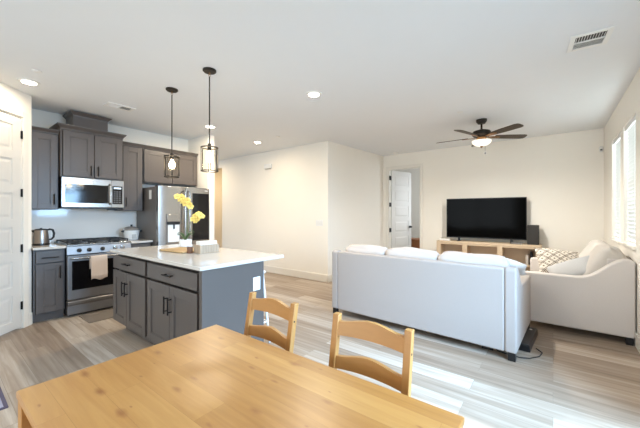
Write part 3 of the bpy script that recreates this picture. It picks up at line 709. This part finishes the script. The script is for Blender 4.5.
def spray(pts, flowers, seed0):
    P3 = [Vector((VR.x*a, VR.y*a, z)) for a, z in pts]
    st_ = MB().tube(P3, [0.0035]*(len(P3)-1)+[0.002], 8).build('flower_stem', M['stem'], op)
    for i, (a, z, s) in enumerate(flowers):
        flower('flower', Vector((VR.x*a+random.uniform(-0.02, 0.02), VR.y*a+random.uniform(-0.02, 0.02), z)), s, 38+random.uniform(-30, 30), op, seed0+i)
spray([(0.0, 0.07), (0.02, 0.25), (0.035, 0.42), (0.03, 0.52), (-0.01, 0.59), (-0.08, 0.62)],
      [(-0.085, 0.615, 0.040), (-0.055, 0.585, 0.042), (-0.03, 0.56, 0.04), (0.0, 0.575, 0.044), (0.02, 0.54, 0.042), (0.045, 0.515, 0.04), (0.065, 0.49, 0.038), (-0.06, 0.62, 0.038), (-0.015, 0.60, 0.042), (0.03, 0.565, 0.04), (0.0, 0.53, 0.04), (0.075, 0.52, 0.034)], 10)
spray([(0.01, 0.07), (0.03, 0.2), (0.06, 0.30), (0.10, 0.36), (0.16, 0.385), (0.22, 0.37)],
      [(0.09, 0.34, 0.038), (0.12, 0.375, 0.042), (0.14, 0.345, 0.04), (0.16, 0.40, 0.042), (0.19, 0.38, 0.04), (0.22, 0.37, 0.034), (0.17, 0.36, 0.04), (0.11, 0.315, 0.034)], 40)
nb = thing('napkin_holder', 'whitewashed wooden napkin holder filled with white napkins on the island', 'napkin holder', (-2.865, 1.775, ZI), 0)
q = MB().box((-0.06, -0.11, 0), (0.06, 0.11, 0.012))
q.box((-0.06, -0.11, 0.012), (-0.048, 0.11, 0.086)).box((0.048, -0.11, 0.012), (0.06, 0.11, 0.086)).box((-0.048, -0.11, 0.012), (0.048, -0.098, 0.086)).box((-0.048, 0.098, 0.012), (0.048, 0.11, 0.086))
for y in (-0.045, 0.025, 0.09): q.box((0.06, y-0.014, 0.0), (0.064, y+0.014, 0.086))
q.build('holder_box', M['washed'], nb, bevel=0.002)
tag(MB().box((-0.045, -0.095, 0.0), (0.045, 0.095, 0.108)).build('napkin_stack', M['paper'], loc=(-2.865, 1.775, ZI+0.0125), bevel=0.006), 'stack of white paper napkins in the wooden holder', 'napkins')
jr = thing('spice_jar', 'small brown jar with white lid in front of the napkin holder', 'jar', (-2.945, 1.635, ZI), 0)
MB().lathe([(0.026, 0), (0.028, 0.004), (0.028, 0.062), (0.022, 0.07)], n=20).build('body', M['brownjar'], jr)
MB().lathe([(0.023, 0.0705), (0.023, 0.092), (0.0, 0.094)], n=20).build('lid', M['white'], jr)

# ---- mats on the floor
def floor_mat(name, x0, y0, x1, y1, m, label, border=None):
    t = thing(name, label, 'mat', ((x0+x1)/2, (y0+y1)/2, 0.001), 0)
    a, b_ = (x1-x0)/2, (y1-y0)/2
    MB().box((-a+0.02, -b_+0.02, 0), (a-0.02, b_-0.02, 0.008)).build('pile', m, t, bevel=0.003)
    e = MB().box((-a, -b_, 0), (-a+0.02, b_, 0.008)).box((a-0.02, -b_, 0), (a, b_, 0.008)).box((-a+0.02, -b_, 0), (a-0.02, -b_+0.02, 0.008)).box((-a+0.02, b_-0.02, 0), (a-0.02, b_, 0.008))
    e.build('border', border or m, t)
floor_mat('kitchen_mat', -4.865, 1.19, -4.45, 2.0, M['mat'], 'brown mat on the floor in front of the range')
floor_mat('floor_mat', -3.58, -0.45, -2.955, 0.335, M['bluemat'], 'grey-blue mat with dark border at the left edge of the photo', M['matborder'])

# ------------------------------------------------------------------ dining table and chairs
tb = thing('dining_table', 'honey pine dining table with knotty plank top in the foreground', 'table', (-0.812, 0.567, 0), 0.6)
TW, TD = 1.225, 0.765
MB().box((-TW/2, -TD/2, 0.715), (TW/2, TD/2, 0.738)).build('tabletop', M['pine'], tb, bevel=0.004)
ap = MB(); i_ = 0.035
ap.box((-TW/2+i_, -TD/2+i_, 0.625), (TW/2-i_, -TD/2+i_+0.02, 0.7145)).box((-TW/2+i_, TD/2-i_-0.02, 0.625), (TW/2-i_, TD/2-i_, 0.7145))
ap.box((-TW/2+i_, -TD/2+i_+0.02, 0.625), (-TW/2+i_+0.02, TD/2-i_-0.02, 0.7145)).box((TW/2-i_-0.02, -TD/2+i_+0.02, 0.625), (TW/2-i_, TD/2-i_-0.02, 0.7145))
ap.build('apron', M['pine_chair'], tb, bevel=0.002)
for sx in (-1, 1):
    for sy in (-1, 1):
        cx, cy = sx*(TW/2-0.030), sy*(TD/2-0.030)
        MB().box((cx-0.026, cy-0.026, 0), (cx+0.026, cy+0.026, 0.7145)).build('leg', M['pine_chair'], tb, bevel=0.003)

def make_chair(label, loc, rz):
    """front faces -y (towards the table); back posts lean away"""
    t = thing('dining_chair', label, 'chair', loc, rz, 'pine dining chairs at the table')
    hwc = 0.164; pw, pd = 0.030, 0.030
    for s in (-1, 1):
        xa, xb = s*hwc-pw/2, s*hwc+pw/2
        prof = [(0.165, 0.0), (0.195, 0.0), (0.185, 0.44), (0.262, 0.885), (0.232, 0.885), (0.155, 0.44)]
        MB().prism(prof, xa, xb, axis='x').build('back_leg', M['pine_chair'], t, bevel=0.003)
        MB().box((s*hwc-0.018, -0.21, 0), (s*hwc+0.018, -0.174, 0.418)).build('front_leg', M['pine_chair'], t, bevel=0.003)
        MB().box((s*hwc-0.010, -0.173, 0.20), (s*hwc+0.010, 0.163, 0.235)).build('stretcher', M['pine_chair'], t, bevel=0.002)
        MB().box((s*hwc-0.010, -0.173, 0.37), (s*hwc+0.010, 0.155, 0.418)).build('side_rail', M['pine_chair'], t, bevel=0.002)
        yb = 0.247
        bo = MB(); bo.m = Matrix.Translation((s*(hwc+pw/2), 0.228, 0.80)) @ Matrix.Rotation(R(90*s), 4, 'Y'); bo.lathe([(0.0045, -0.002), (0.0045, 0.0012), (0, 0.0012)], n=12)
        bo.build('bolt', M['dark'], t)
    MB().box((-0.166, -0.215, 0.4185), (0.166, 0.152, 0.437)).build('seat', M['pine_chair'], t, bevel=0.006, seg=3)
    MB().box((-hwc+0.018, -0.202, 0.365), (hwc-0.018, -0.182, 0.418)).build('front_rail', M['pine_chair'], t)
    def yline(z): return 0.17 + (z-0.44)*(0.077/0.445)
    for z0, hh in ((0.797, 0.058), (0.662, 0.050)):
        sl = MB(); n = 16; A, B = [], []
        for k in range(n+1):
            u = -1+2*k/n; x = u*(hwc-pw/2+0.001); arch = 0.021*(0.5+0.5*math.cos(math.pi*u)); back = 0.010*(1-u*u)
            top, bot = z0+hh+arch, z0+0.006*(1-u*u)
            for (z, L_) in ((top, A), (bot, B)):
                y = yline(z)+back
                L_.append((sl._v((x, y-0.009, z)), sl._v((x, y+0.009, z))))
        fs = []
        for k in range(n):
            a0, a1, b0, b1 = A[k], A[k+1], B[k], B[k+1]
            fs += [sl.bm.faces.new((b0[0], b1[0], a1[0], a0[0])), sl.bm.faces.new((b0[1], a0[1], a1[1], b1[1])), sl.bm.faces.new((a0[0], a1[0], a1[1], a0[1])), sl.bm.faces.new((b0[0], b0[1], b1[1], b1[0]))]
        fs += [sl.bm.faces.new((A[0][0], A[0][1], B[0][1], B[0][0])), sl.bm.faces.new((A[n][0], B[n][0], B[n][1], A[n][1]))]
        bmesh.ops.recalc_face_normals(sl.bm, faces=fs)
        sl.build('back_slat', M['pine_chair'], t, smooth=35)
    return t
ch = make_chair('pine ladder-back dining chair, the one nearer the sofa', (-0.594, 0.878, 0), 1.5)
copy_tree(ch, (-1.189, 0.872, 0), -1.6, 'pine ladder-back dining chair, the one in front of the island end')

# ------------------------------------------------------------------ sofa, loveseat and cushions
def arm_prof(D, zb, zt):
    """side outline (y from the back, z): high at the back, sweeping down to the seat front"""
    pts = [(0.0, zt-0.015)]
    ys = [0.0, 0.03, 0.08, 0.14, 0.20, 0.28, 0.34, 0.40, 0.46, 0.60, 0.75, D-0.03, D]
    zs = [zt-0.02, zt, zt, zt-0.03, zt-0.075, zt-0.15, zt-0.195, zt-0.215, zt-0.222, zt-0.225, zt-0.222, zt-0.222, zt-0.235]
    return list(zip(ys, zs))
def couch(name, label, cat, loc, rz, w_, D, zt, fab, cush, n, legm, bt=0.20, arm_w=0.10):
    t = thing(name, label, cat, loc, rz)
    zb = 0.075; hw_ = w_/2
    MB().box((-hw_+arm_w+0.001, 0.001, zb), (hw_-arm_w-0.001, bt, zt-0.012)).build('back', fab, t, bevel=0.014, seg=3)
    MB().box((-hw_+arm_w+0.001, bt+0.001, zb), (hw_-arm_w-0.001, D-0.02, 0.30)).build('seat_base', fab, t, bevel=0.010, seg=3)
    for s in (-1, 1):
        pr = arm_prof(D, zb, zt); x0, x1 = sorted((s*hw_, s*(hw_-arm_w)))
        MB().prism([(0.0, zb)] + pr + [(D, zb)], x0, x1, axis='x').build('arm', fab, t, bevel=0.016, seg=3, smooth=50)
    sw = (w_-2*arm_w)/n
    for i in range(n):
        cx = -hw_+arm_w+sw*(i+0.5)
        c = MB(); c.m = Matrix.Translation((cx, (bt+D)/2, 0.375)); c.cushion(sw-0.006, D-bt-0.02, 0.145, r=0.035, bulge=0.012)
        c.build('seat_cushion', cush, t, smooth=60)
    for sx in (-1, 1):
        for y in (0.012, D-0.07):
            a = sx*(hw_-0.04)
            MB().prism([(a-0.030, y), (a+0.030, y), (a+0.030, y+0.055), (a-0.030, y+0.055)], 0.0, zb-0.0005).build('leg', legm, t, bevel=0.003)
    return t, sw
SRZ = -2.8
sofa, sw = couch('sofa', 'long pale grey sofa seen from behind, in the middle of the room', 'sofa', (-1.30, 3.242, 0), SRZ, 2.09, 1.06, 0.842, M['sofa'], M['cushion'], 3, M['black'], bt=0.13, arm_w=0.095)
SM = Matrix.Translation((-1.30, 3.242, 0)) @ Matrix.Rotation(R(SRZ), 4, 'Z')
for i, (cx, wd, lab) in enumerate(((-0.650, 0.60, 'white back cushion at the left end of the long sofa'), (-0.030, 0.63, 'white back cushion in the middle of the long sofa'), (0.620, 0.66, 'white back cushion at the right end of the long sofa'))):
    c = MB(); c.cushion(wd-0.004, 0.18, 0.44, r=0.055, bulge=0.022, seed=i+3, n=14)
    o = c.build('back_cushion', M['cushion'], smooth=70)
    o.matrix_world = SM @ Matrix.Translation((cx, 0.262, 0.680)) @ Matrix.Rotation(R(9), 4, 'X')
    tag(o, lab, 'cushion', 'white back cushions on the long sofa')
c = MB().pillow(0.36, 0.30, 0.11, seed=5)
o = c.build('throw_pillow', M['throw'], smooth=70)
o.matrix_world = SM @ Matrix.Translation((0.90, 0.43, 0.80)) @ Matrix.Rotation(R(12), 4, 'Y') @ Matrix.Rotation(R(62), 4, 'X')
tag(o, 'white throw pillow poking out past the right arm of the long sofa', 'pillow')

LX = 0.655
love, _ = couch('loveseat', 'beige loveseat against the window wall, its swept arm facing the camera', 'loveseat', (LX, 5.10, 0), 90, 1.58, 0.94, 0.862, M['love'], M['lovecush'], 2, M['black'], arm_w=0.13)
for y, lab in ((4.775, 'beige loveseat back cushion nearer the camera, under the windows'), (5.425, 'beige loveseat back cushion nearer the television')):
    c = MB(); c.cushion(0.64, 0.22, 0.46, r=0.07, bulge=0.018, seed=int(y*10), n=14)
    o = c.build('back_cushion', M['lovecush'], smooth=70)
    o.matrix_world = Matrix.Translation((0.425, y, 0.735)) @ Matrix.Rotation(R(90), 4, 'Z') @ Matrix.Rotation(R(30), 4, 'X')
    tag(o, lab, 'cushion', 'beige back cushions on the loveseat')

# lattice pillow
def lattice_mat():
    m, nt, b = newmat('lattice_fabric'); L = nt.links; N = nt.nodes.new
    tc = N('ShaderNodeTexCoord'); mp = N('ShaderNodeMapping'); mp.inputs['Rotation'].default_value = (0, R(45), 0); mp.inputs['Scale'].default_value = (11.5, 11.5, 11.5)
    L.new(tc.outputs['Object'], mp.inputs[0]); sp = N('ShaderNodeSeparateXYZ'); L.new(mp.outputs[0], sp.inputs[0])
    def band(sock, lo, hi):
        fr_ = N('ShaderNodeMath'); fr_.operation = 'FRACT'; L.new(sock, fr_.inputs[0])
        a = N('ShaderNodeMath'); a.operation = 'SUBTRACT'; a.inputs[1].default_value = 0.5; L.new(fr_.outputs[0], a.inputs[0])
        ab = N('ShaderNodeMath'); ab.operation = 'ABSOLUTE'; L.new(a.outputs[0], ab.inputs[0])
        g = N('ShaderNodeMath'); g.operation = 'GREATER_THAN'; g.inputs[1].default_value = lo; L.new(ab.outputs[0], g.inputs[0])
        l = N('ShaderNodeMath'); l.operation = 'LESS_THAN'; l.inputs[1].default_value = hi; L.new(ab.outputs[0], l.inputs[0])
        mu = N('ShaderNodeMath'); mu.operation = 'MULTIPLY'; L.new(g.outputs[0], mu.inputs[0]); L.new(l.outputs[0], mu.inputs[1])
        return mu
    x1 = band(sp.outputs[0], 0.375, 0.455); z1 = band(sp.outputs[2], 0.375, 0.455)
    mx = N('ShaderNodeMath'); mx.operation = 'MAXIMUM'; L.new(x1.outputs[0], mx.inputs[0]); L.new(z1.outputs[0], mx.inputs[1])
    x2 = band(sp.outputs[0], -1, 0.10); z2 = band(sp.outputs[2], -1, 0.10)
    dm = N('ShaderNodeMath'); dm.operation = 'MULTIPLY'; L.new(x2.outputs[0], dm.inputs[0]); L.new(z2.outputs[0], dm.inputs[1])
    m2 = N('ShaderNodeMath'); m2.operation = 'MAXIMUM'; L.new(mx.outputs[0], m2.inputs[0]); L.new(dm.outputs[0], m2.inputs[1])
    c = N('ShaderNodeMix'); c.data_type = 'RGBA'; c.inputs[6].default_value = srgb(222, 212, 198); c.inputs[7].default_value = srgb(98, 82, 66)
    L.new(m2.outputs[0], c.inputs[0]); L.new(c.outputs[2], b.inputs['Base Color']); b.inputs['Roughness'].default_value = 0.9
    return m
M['lattice'] = lattice_mat()
o = MB().pillow(0.47, 0.47, 0.15, seed=9).build('throw_pillow', M['lattice'], smooth=70)
o.matrix_world = Matrix.Translation((0.06, 4.84, 0.715)) @ Matrix.Rotation(R(14), 4, 'Z') @ Matrix.Rotation(R(4), 4, 'Y') @ Matrix.Rotation(R(-52), 4, 'X')
tag(o, 'beige throw pillow with brown lattice pattern on the loveseat', 'pillow')
o = MB().pillow(0.46, 0.28, 0.13, seed=12).build('throw_pillow', M['greypillow'], smooth=70)
o.matrix_world = Matrix.Translation((0.17, 4.585, 0.675)) @ Matrix.Rotation(R(4), 4, 'Z') @ Matrix.Rotation(R(-24), 4, 'Y') @ Matrix.Rotation(R(-52), 4, 'X')
tag(o, 'plain light grey throw pillow in front of the lattice pillow', 'pillow')
# black box and cable on the floor by the sofa's right end
sb = thing('power_box', 'long black electronics box on the floor between the sofa and loveseat', 'electronics box', (-0.205, 3.80, 0.0), -4)
MB().prism([(-0.055, 0), (0.055, 0), (0.048, 0.07), (-0.048, 0.07)], -0.29, 0.29, axis='y').build('case', M['black'], sb, bevel=0.008, seg=3)
MB().lathe([(0.014, 0.0705), (0.014, 0.074), (0, 0.074)], (0.0, 0.20, 0), 16).build('button', M['white'], sb)
cb = MB().tube([(-0.13, 3.65, 0.006), (-0.08, 3.57, 0.006), (-0.10, 3.46, 0.006), (-0.17, 3.36, 0.006), (-0.24, 3.325, 0.006), (-0.33, 3.335, 0.006), (-0.42, 3.36, 0.006), (-0.47, 3.43, 0.006), (-0.42, 3.50, 0.006), (-0.36, 3.55, 0.006)], 0.005, 8)
cb.box((-0.56, 3.35, 0.0), (-0.46, 3.385, 0.02))
tag(cb.build('power_cable', M['black']), 'thin black cable looping on the floor by the sofa leg', 'cable')

# ------------------------------------------------------------------ television wall
cn = thing('media_console', 'light oak media console with three open bays under the television', 'console', (-1.03, 6.60, 0), 0)
cw_, cd_, chh = 1.745, 0.40, 0.78
MB().box((-cw_/2, -cd_/2, chh-0.035), (cw_/2, cd_/2, chh)).build('top', M['oak'], cn, bevel=0.003)
for x, w2 in ((-cw_/2+0.04, 0.08), (-0.34, 0.085), (0.255, 0.085), (cw_/2-0.04, 0.08)):
    nm = 'side_panel' if abs(x) > 0.6 else 'divider'
    MB().box((x-w2/2, -cd_/2+0.004, 0.06), (x+w2/2, cd_/2-0.02, chh-0.0355)).build(nm, M['oak'], cn, bevel=0.002)
MB().box((-cw_/2+0.08, cd_/2-0.12, 0.06), (cw_/2-0.08, cd_/2-0.105, chh-0.036)).build('back_panel', M['greyglass'], cn)
for x0, x1 in ((-0.792, -0.383), (-0.297, 0.212), (0.298, 0.792)):
    MB().box((x0, -cd_/2+0.02, 0.40), (x1, cd_/2-0.1205, 0.42)).build('shelf', M['oak'], cn)
    MB().box((x0, -cd_/2+0.005, chh-0.065), (x1, -cd_/2+0.025, chh-0.0355)).build('top_rail', M['oak'], cn)
MB().box((-cw_/2+0.02, -cd_/2+0.03, 0), (cw_/2-0.02, cd_/2-0.03, 0.0595)).box((-0.79, -cd_/2+0.02, 0.0605), (0.79, cd_/2-0.1205, 0.086)).build('plinth', M['oak'], cn)
tag(MB().box((-0.325, 6.50, 0.4205), (-0.285, 6.66, 0.655)).build('router', M['black'], bevel=0.006), 'black upright box in the right bay of the oak console', 'router')
tag(MB().box((-0.385, 6.48, 0.4205), (-0.345, 6.64, 0.60)).build('book', mat('book_cover', srgb(190, 180, 170), 0.6)), 'pale upright book in the right bay beside the black box', 'book')
tv = thing('television', 'large black flat television standing on the oak console', 'television', (-1.06, 6.60, chh+0.0005), 4)
wT, hT = 1.37, 0.79
MB().box((-wT/2, -0.012, 0.065), (wT/2, 0.04, 0.065+hT)).box((-0.40, 0.04, 0.12), (0.40, 0.07, 0.55)).build('bezel', M['black'], tv, bevel=0.004)
MB().box((-wT/2+0.012, -0.0145, 0.085), (wT/2-0.012, -0.0125, 0.065+hT-0.012)).build('screen', M['screen'], tv, smooth=0)
for s in (-1, 1):
    q = MB().box((s*0.45-0.02, -0.0, 0.012), (s*0.45+0.02, 0.03, 0.0645)).box((s*0.45-0.025, -0.11, 0), (s*0.45+0.025, 0.14, 0.0115))
    q.build('foot', M['black'], tv, bevel=0.003)
tag(MB().box((-0.365, 6.53, chh+0.0005), (-0.195, 6.72, chh+0.345)).build('speaker', mat('speaker_grille', srgb(44, 42, 40), 0.7, var=0.2, scale=(200, 200, 200)), bevel=0.006), 'black upright speaker beside the television on the oak console', 'speaker')
tag(MB().box((-1.86, 6.46, chh+0.0005), (-1.66, 6.53, chh+0.035)).build('media_box', M['white'], bevel=0.006), 'small white box on the console under the television left end', 'box')
tag(MB().box((-0.60, 6.44, chh+0.0005), (-0.44, 6.51, chh+0.03)).build('media_box', mat('grey_box', srgb(120, 116, 112), 0.4), bevel=0.006), 'small grey box on the console under the television right end', 'box')
# chest in the bedroom, seen through the doorway
cs = thing('wooden_chest', 'brown wooden chest in the room beyond the open door', 'chest', (-2.93, 8.25, 0), 0)
MB().box((-0.33, -0.25, 0.06), (0.33, 0.25, 0.60)).build('body', M['chest'], cs, bevel=0.005)
MB().box((-0.35, -0.27, 0.6005), (0.35, 0.27, 0.64)).build('lid', M['chest'], cs, bevel=0.006)
for sx in (-1, 1):
    for sy in (-1, 1): MB().box((sx*0.29-0.03, sy*0.21-0.03, 0), (sx*0.29+0.03, sy*0.21+0.03, 0.0595)).build('foot', M['chest'], cs)

# ------------------------------------------------------------------ wall fittings
dc = thing('door_chime', 'white door chime box high on the hall wall', 'door chime', (-5.12, 4.73, 2.40), 0)
MB().box((-0.11, -0.05, -0.045), (0.11, -0.001, 0.055)).build('cover', M['white'], dc, bevel=0.008, seg=3)
MB().box((-0.09, -0.046, -0.058), (0.09, -0.004, -0.0455)).build('grille', mat('chime_grey', srgb(180, 172, 160), 0.6), dc)
sw_ = thing('light_switch', 'white three-gang light switch on the hall wall near the corner', 'light switch', (-3.665, 4.73, 1.145), 0)
MB().box((-0.085, -0.007, -0.058), (0.085, -0.001, 0.058)).build('cover_plate', M['white'], sw_, bevel=0.002)
for x in (-0.046, 0, 0.046): MB().box((x-0.016, -0.011, -0.033), (x+0.016, -0.0072, 0.033)).build('rocker', M['ceramic'], sw_, bevel=0.002)
ms = thing('motion_sensor', 'small white sensor high on the wall by the window corner', 'sensor', (0.630, TY, 2.40), 0)
MB().cushion(0.05, 0.05, 0.09, r=0.018, bulge=0.002, n=6).build('housing', M['white'], ms, loc=(0, -0.027, 0))
MB().box((-0.014, -0.055, -0.03), (0.014, -0.0525, -0.005)).build('lens', M['vent_dark'], ms)

# ------------------------------------------------------------------ ceiling fittings
def downlight(x, y, label, power, col=(1.0, 0.90, 0.75)):
    t = thing('recessed_light', label, 'ceiling light', (x, y, H), 0, 'recessed ceiling lights')
    MB().lathe([(0.062, -0.001), (0.062, -0.012), (0.088, -0.009), (0.092, -0.001)], n=32, cap=False).build('trim_ring', M['white'], t)
    MB().lathe([(0.0, -0.006), (0.061, -0.006), (0.061, -0.002), (0, -0.002)], n=32, cap=False).build('lens', M['disc'], t)
    d = bpy.data.lights.new('downlight', 'AREA'); d.shape = 'DISK'; d.size = 0.115; d.energy = power; d.color = col
    o = bpy.data.objects.new('downlight', d); COL.objects.link(o); o.parent = t; o.location = (0, 0, -0.008)
    return t
DL = 20
downlight(-4.44, 0.657, 'round recessed light above the pantry door side of the kitchen', DL*0.30, (1.0, 0.84, 0.62))
downlight(-2.231, 2.776, 'round recessed light in the middle of the ceiling, between island and sofa', DL)
downlight(-4.382, 2.774, 'round recessed light behind the nearer pendant cord, toward the fridge', DL*1.3, (1.0, 0.84, 0.62))
downlight(-4.617, 3.965, 'round recessed light near the hall wall', DL*0.22, (1.0, 0.80, 0.55))
downlight(-7.2, 3.9, 'recessed light out of sight in the far hall', DL*0.8, (1.0, 0.80, 0.55))
downlight(-7.4, 5.55, 'recessed light out of sight in the side passage', DL*0.35, (1.0, 0.74, 0.42))
def sprinkler(x, y, label, r=0.04, name='sprinkler_cover', cat='sprinkler'):
    t = thing(name, label, cat, (x, y, H), 0)
    MB().lathe([(0.0, -0.010), (r*0.85, -0.010), (r, -0.006), (r, -0.0008)], n=24).build('cap', M['white'], t)
    return t
sprinkler(-4.051, 0.657, 'small sprinkler cap on the ceiling left of the pendants, beyond the pantry light')
sprinkler(-3.991, 3.912, 'small sprinkler cap on the ceiling above the hall wall chime')
sprinkler(-1.024, 4.517, 'small sprinkler cap on the ceiling left of the ceiling fan')
sd = thing('smoke_detector', 'round white smoke detector on the ceiling above the open door', 'smoke detector', (-2.879, 6.60, H), 0)
MB().lathe([(0.0, -0.04), (0.04, -0.04), (0.058, -0.028), (0.065, -0.0008)], n=28).build('housing', M['white'], sd)
def vent(x, y, rz, w_, l_, label):
    t = thing('ceiling_vent', label, 'vent', (x, y, H), rz)
    f = MB(); a, b_ = w_/2, l_/2; e = 0.035
    f.box((-a, -b_, -0.010), (-a+e, b_, -0.0008)).box((a-e, -b_, -0.010), (a, b_, -0.0008)).box((-a+e, -b_, -0.010), (a-e, -b_+e, -0.0008)).box((-a+e, b_-e, -0.010), (a-e, b_, -0.0008)).box((-a+e, -0.008, -0.010), (a-e, 0.008, -0.0008))
    f.build('frame', M['white'], t, bevel=0.002)
    MB().box((-a+e, -b_+e, -0.003), (a-e, b_-e, -0.0008)).build('duct', M['vent_dark'], t)
    s = MB(); n = 11
    for k in range(n):
        xx = -a+e+(2*a-2*e)*(k+0.5)/n
        s.prism([(xx-0.0035, -0.010), (xx-0.0005, -0.010), (xx+0.0025, -0.0031), (xx-0.0005, -0.0031)], -b_+e, -0.008, axis='y')
    s.build('louvres', M['white'], t, smooth=0)
    s = MB(); n = 8; h0 = 0.008; h1 = b_-e
    for k in range(n):
        yy = h0+(h1-h0)*(k+0.5)/n
        s.prism([(yy-0.006, -0.009), (yy-0.004, -0.010), (yy+0.006, -0.0035), (yy+0.005, -0.0031)], -a+e, a-e, axis='x')
    s.build('louvres', M['white'], t, smooth=0)
    return t
vent(0.233, 3.28, 4, 0.26, 0.28, 'square white air vent in the ceiling near the window wall')
vent(-4.535, 1.545, 0, 0.19, 0.32, 'white air vent in the kitchen ceiling above the microwave cabinet')

def pendant(x, y, label, power):
    t = thing('pendant_light', label, 'pendant light', (x, y, H), 0, 'pendant lights over the island')
    MB().lathe([(0.0, -0.022), (0.055, -0.022), (0.064, -0.014), (0.064, -0.0008)], n=32).build('canopy', M['bronze'], t)
    lk = MB()
    for k, z in enumerate((-0.034, -0.054)):
        pts = [(0.010*math.cos(a)*(1 if k == 0 else 0), 0.010*math.cos(a)*(0 if k == 0 else 1), z+0.014*math.sin(a)) for a in [2*math.pi*i/12 for i in range(12)]]
        lk.tube(pts, 0.0025, 6, close=True)
    lk.build('chain_link', M['brass'], t)
    MB().tube([(0, 0, -0.066), (0, 0, -0.73)], 0.006, 10).build('stem', M['bronze'], t)
    zt, zb_ = -0.765, -0.995; r_ = 0.078
    cg = MB()
    for z in (zt, zb_):
        pts = [(r_*math.cos(a), r_*math.sin(a), z) for a in [2*math.pi*i/32 for i in range(32)]]
        cg.tube(pts, 0.006, 8, close=True)
    for k in range(4):
        a = R(45+90*k+20); cg.tube([(r_*math.cos(a), r_*math.sin(a), zt), (r_*math.cos(a), r_*math.sin(a), zb_)], 0.0038, 8)
        cg.tube([(0, 0, zt+0.02), (r_*math.cos(a), r_*math.sin(a), zt)], 0.0038, 8)
    cg.lathe([(0.0, zt+0.045), (0.014, zt+0.04), (0.02, zt+0.01), (0.02, zt-0.03), (0.0, zt-0.03)], n=18)
    cg.build('cage', M['bronze'], t)
    MB().lathe([(0.070, zt-0.008), (0.070, zb_+0.008)], n=32, cap=False).build('glass_shade', M['lampglass'], t)
    MB().lathe([(0.0, zt-0.031), (0.013, zt-0.035), (0.014, zt-0.055), (0.03, zt-0.085), (0.032, zt-0.105), (0.022, zt-0.13), (0.0, zt-0.14)], n=20).build('bulb', M['bulb'], t)
    return t
pendant(-3.43, 1.69, 'lantern pendant light over the far end of the island, nearer the wall cabinets', 6)
pendant(-2.678, 1.69, 'lantern pendant light over the near end of the island, higher in the photo', 6)

# ceiling fan
fx, fy = -0.852, 5.084
fan = thing('ceiling_fan', 'dark bronze ceiling fan with five wooden blades and lit glass bowl', 'ceiling fan', (fx, fy, H), 0)
MB().lathe([(0.075, -0.0008), (0.072, -0.03), (0.05, -0.062), (0.02, -0.066)], n=28).build('canopy', M['bronze'], fan)
MB().tube([(0, 0, -0.066), (0, 0, -0.155)], 0.013, 12).build('downrod', M['bronze'], fan)
MB().lathe([(0.02, -0.145), (0.05, -0.155), (0.115, -0.175), (0.130, -0.20), (0.128, -0.23), (0.105, -0.255), (0.08, -0.265), (0.0, -0.265)], n=32).build('motor', M['bronze'], fan)
MB().lathe([(0.06, -0.2655), (0.075, -0.275), (0.062, -0.30), (0.085, -0.318), (0.0, -0.318)], n=28).build('light_fitter', M['brass'], fan)
MB().lathe([(0.132, -0.319), (0.135, -0.325), (0.118, -0.36), (0.075, -0.388), (0.02, -0.397), (0.0, -0.397)], n=32, cap=False).build('glass_bowl', M['bowl'], fan)
MB().lathe([(0.0, -0.398), (0.022, -0.4), (0.016, -0.415), (0.0, -0.428)], n=16).build('finial', M['brass'], fan)
pc = MB().tube([(0.05, -0.02, -0.319), (0.052, -0.022, -0.50)], 0.0022, 6).lathe([(0.0, -0.53), (0.009, -0.525), (0.007, -0.50), (0.0, -0.498)], (0.052, -0.022, 0), 10)
pc.build('pull_chain', M['black'], fan)
for k in range(5):
    a = 36+72*k
    bl = MB(); bl.m = Matrix.Rotation(R(a), 4, 'Z') @ Matrix.Translation((0, 0, -0.258)) @ Matrix.Rotation(R(-12), 4, 'X')
    pts = [(0.19, -0.05), (0.40, -0.062), (0.60, -0.066), (0.64, -0.055), (0.655, -0.03), (0.655, 0.03), (0.64, 0.055), (0.60, 0.066), (0.40, 0.062), (0.19, 0.05)]
    bl.prism(pts, -0.004, 0.004)
    bo = bl.build('blade', M['darkwood'], fan, bevel=0.002)
    br = MB(); br.m = bl.m.copy() if False else Matrix.Rotation(R(a), 4, 'Z') @ Matrix.Translation((0, 0, -0.258)) @ Matrix.Rotation(R(-12), 4, 'X')
    br.prism([(0.09, -0.018), (0.19, -0.035), (0.26, -0.02), (0.275, 0.0), (0.26, 0.02), (0.19, 0.035), (0.09, 0.018)], -0.012, -0.0045)
    br.build('blade_bracket', M['brass'], bo, bevel=0.002)
d = bpy.data.lights.new('fan_glow', 'SPOT'); d.energy = 140; d.spot_size = R(178); d.spot_blend = 1.0; d.color = (1.0, 0.96, 0.89); d.shadow_soft_size = 0.02
o = bpy.data.objects.new('fan_glow', d); COL.objects.link(o); o.parent = fan; o.location = (0, 0, -0.455)
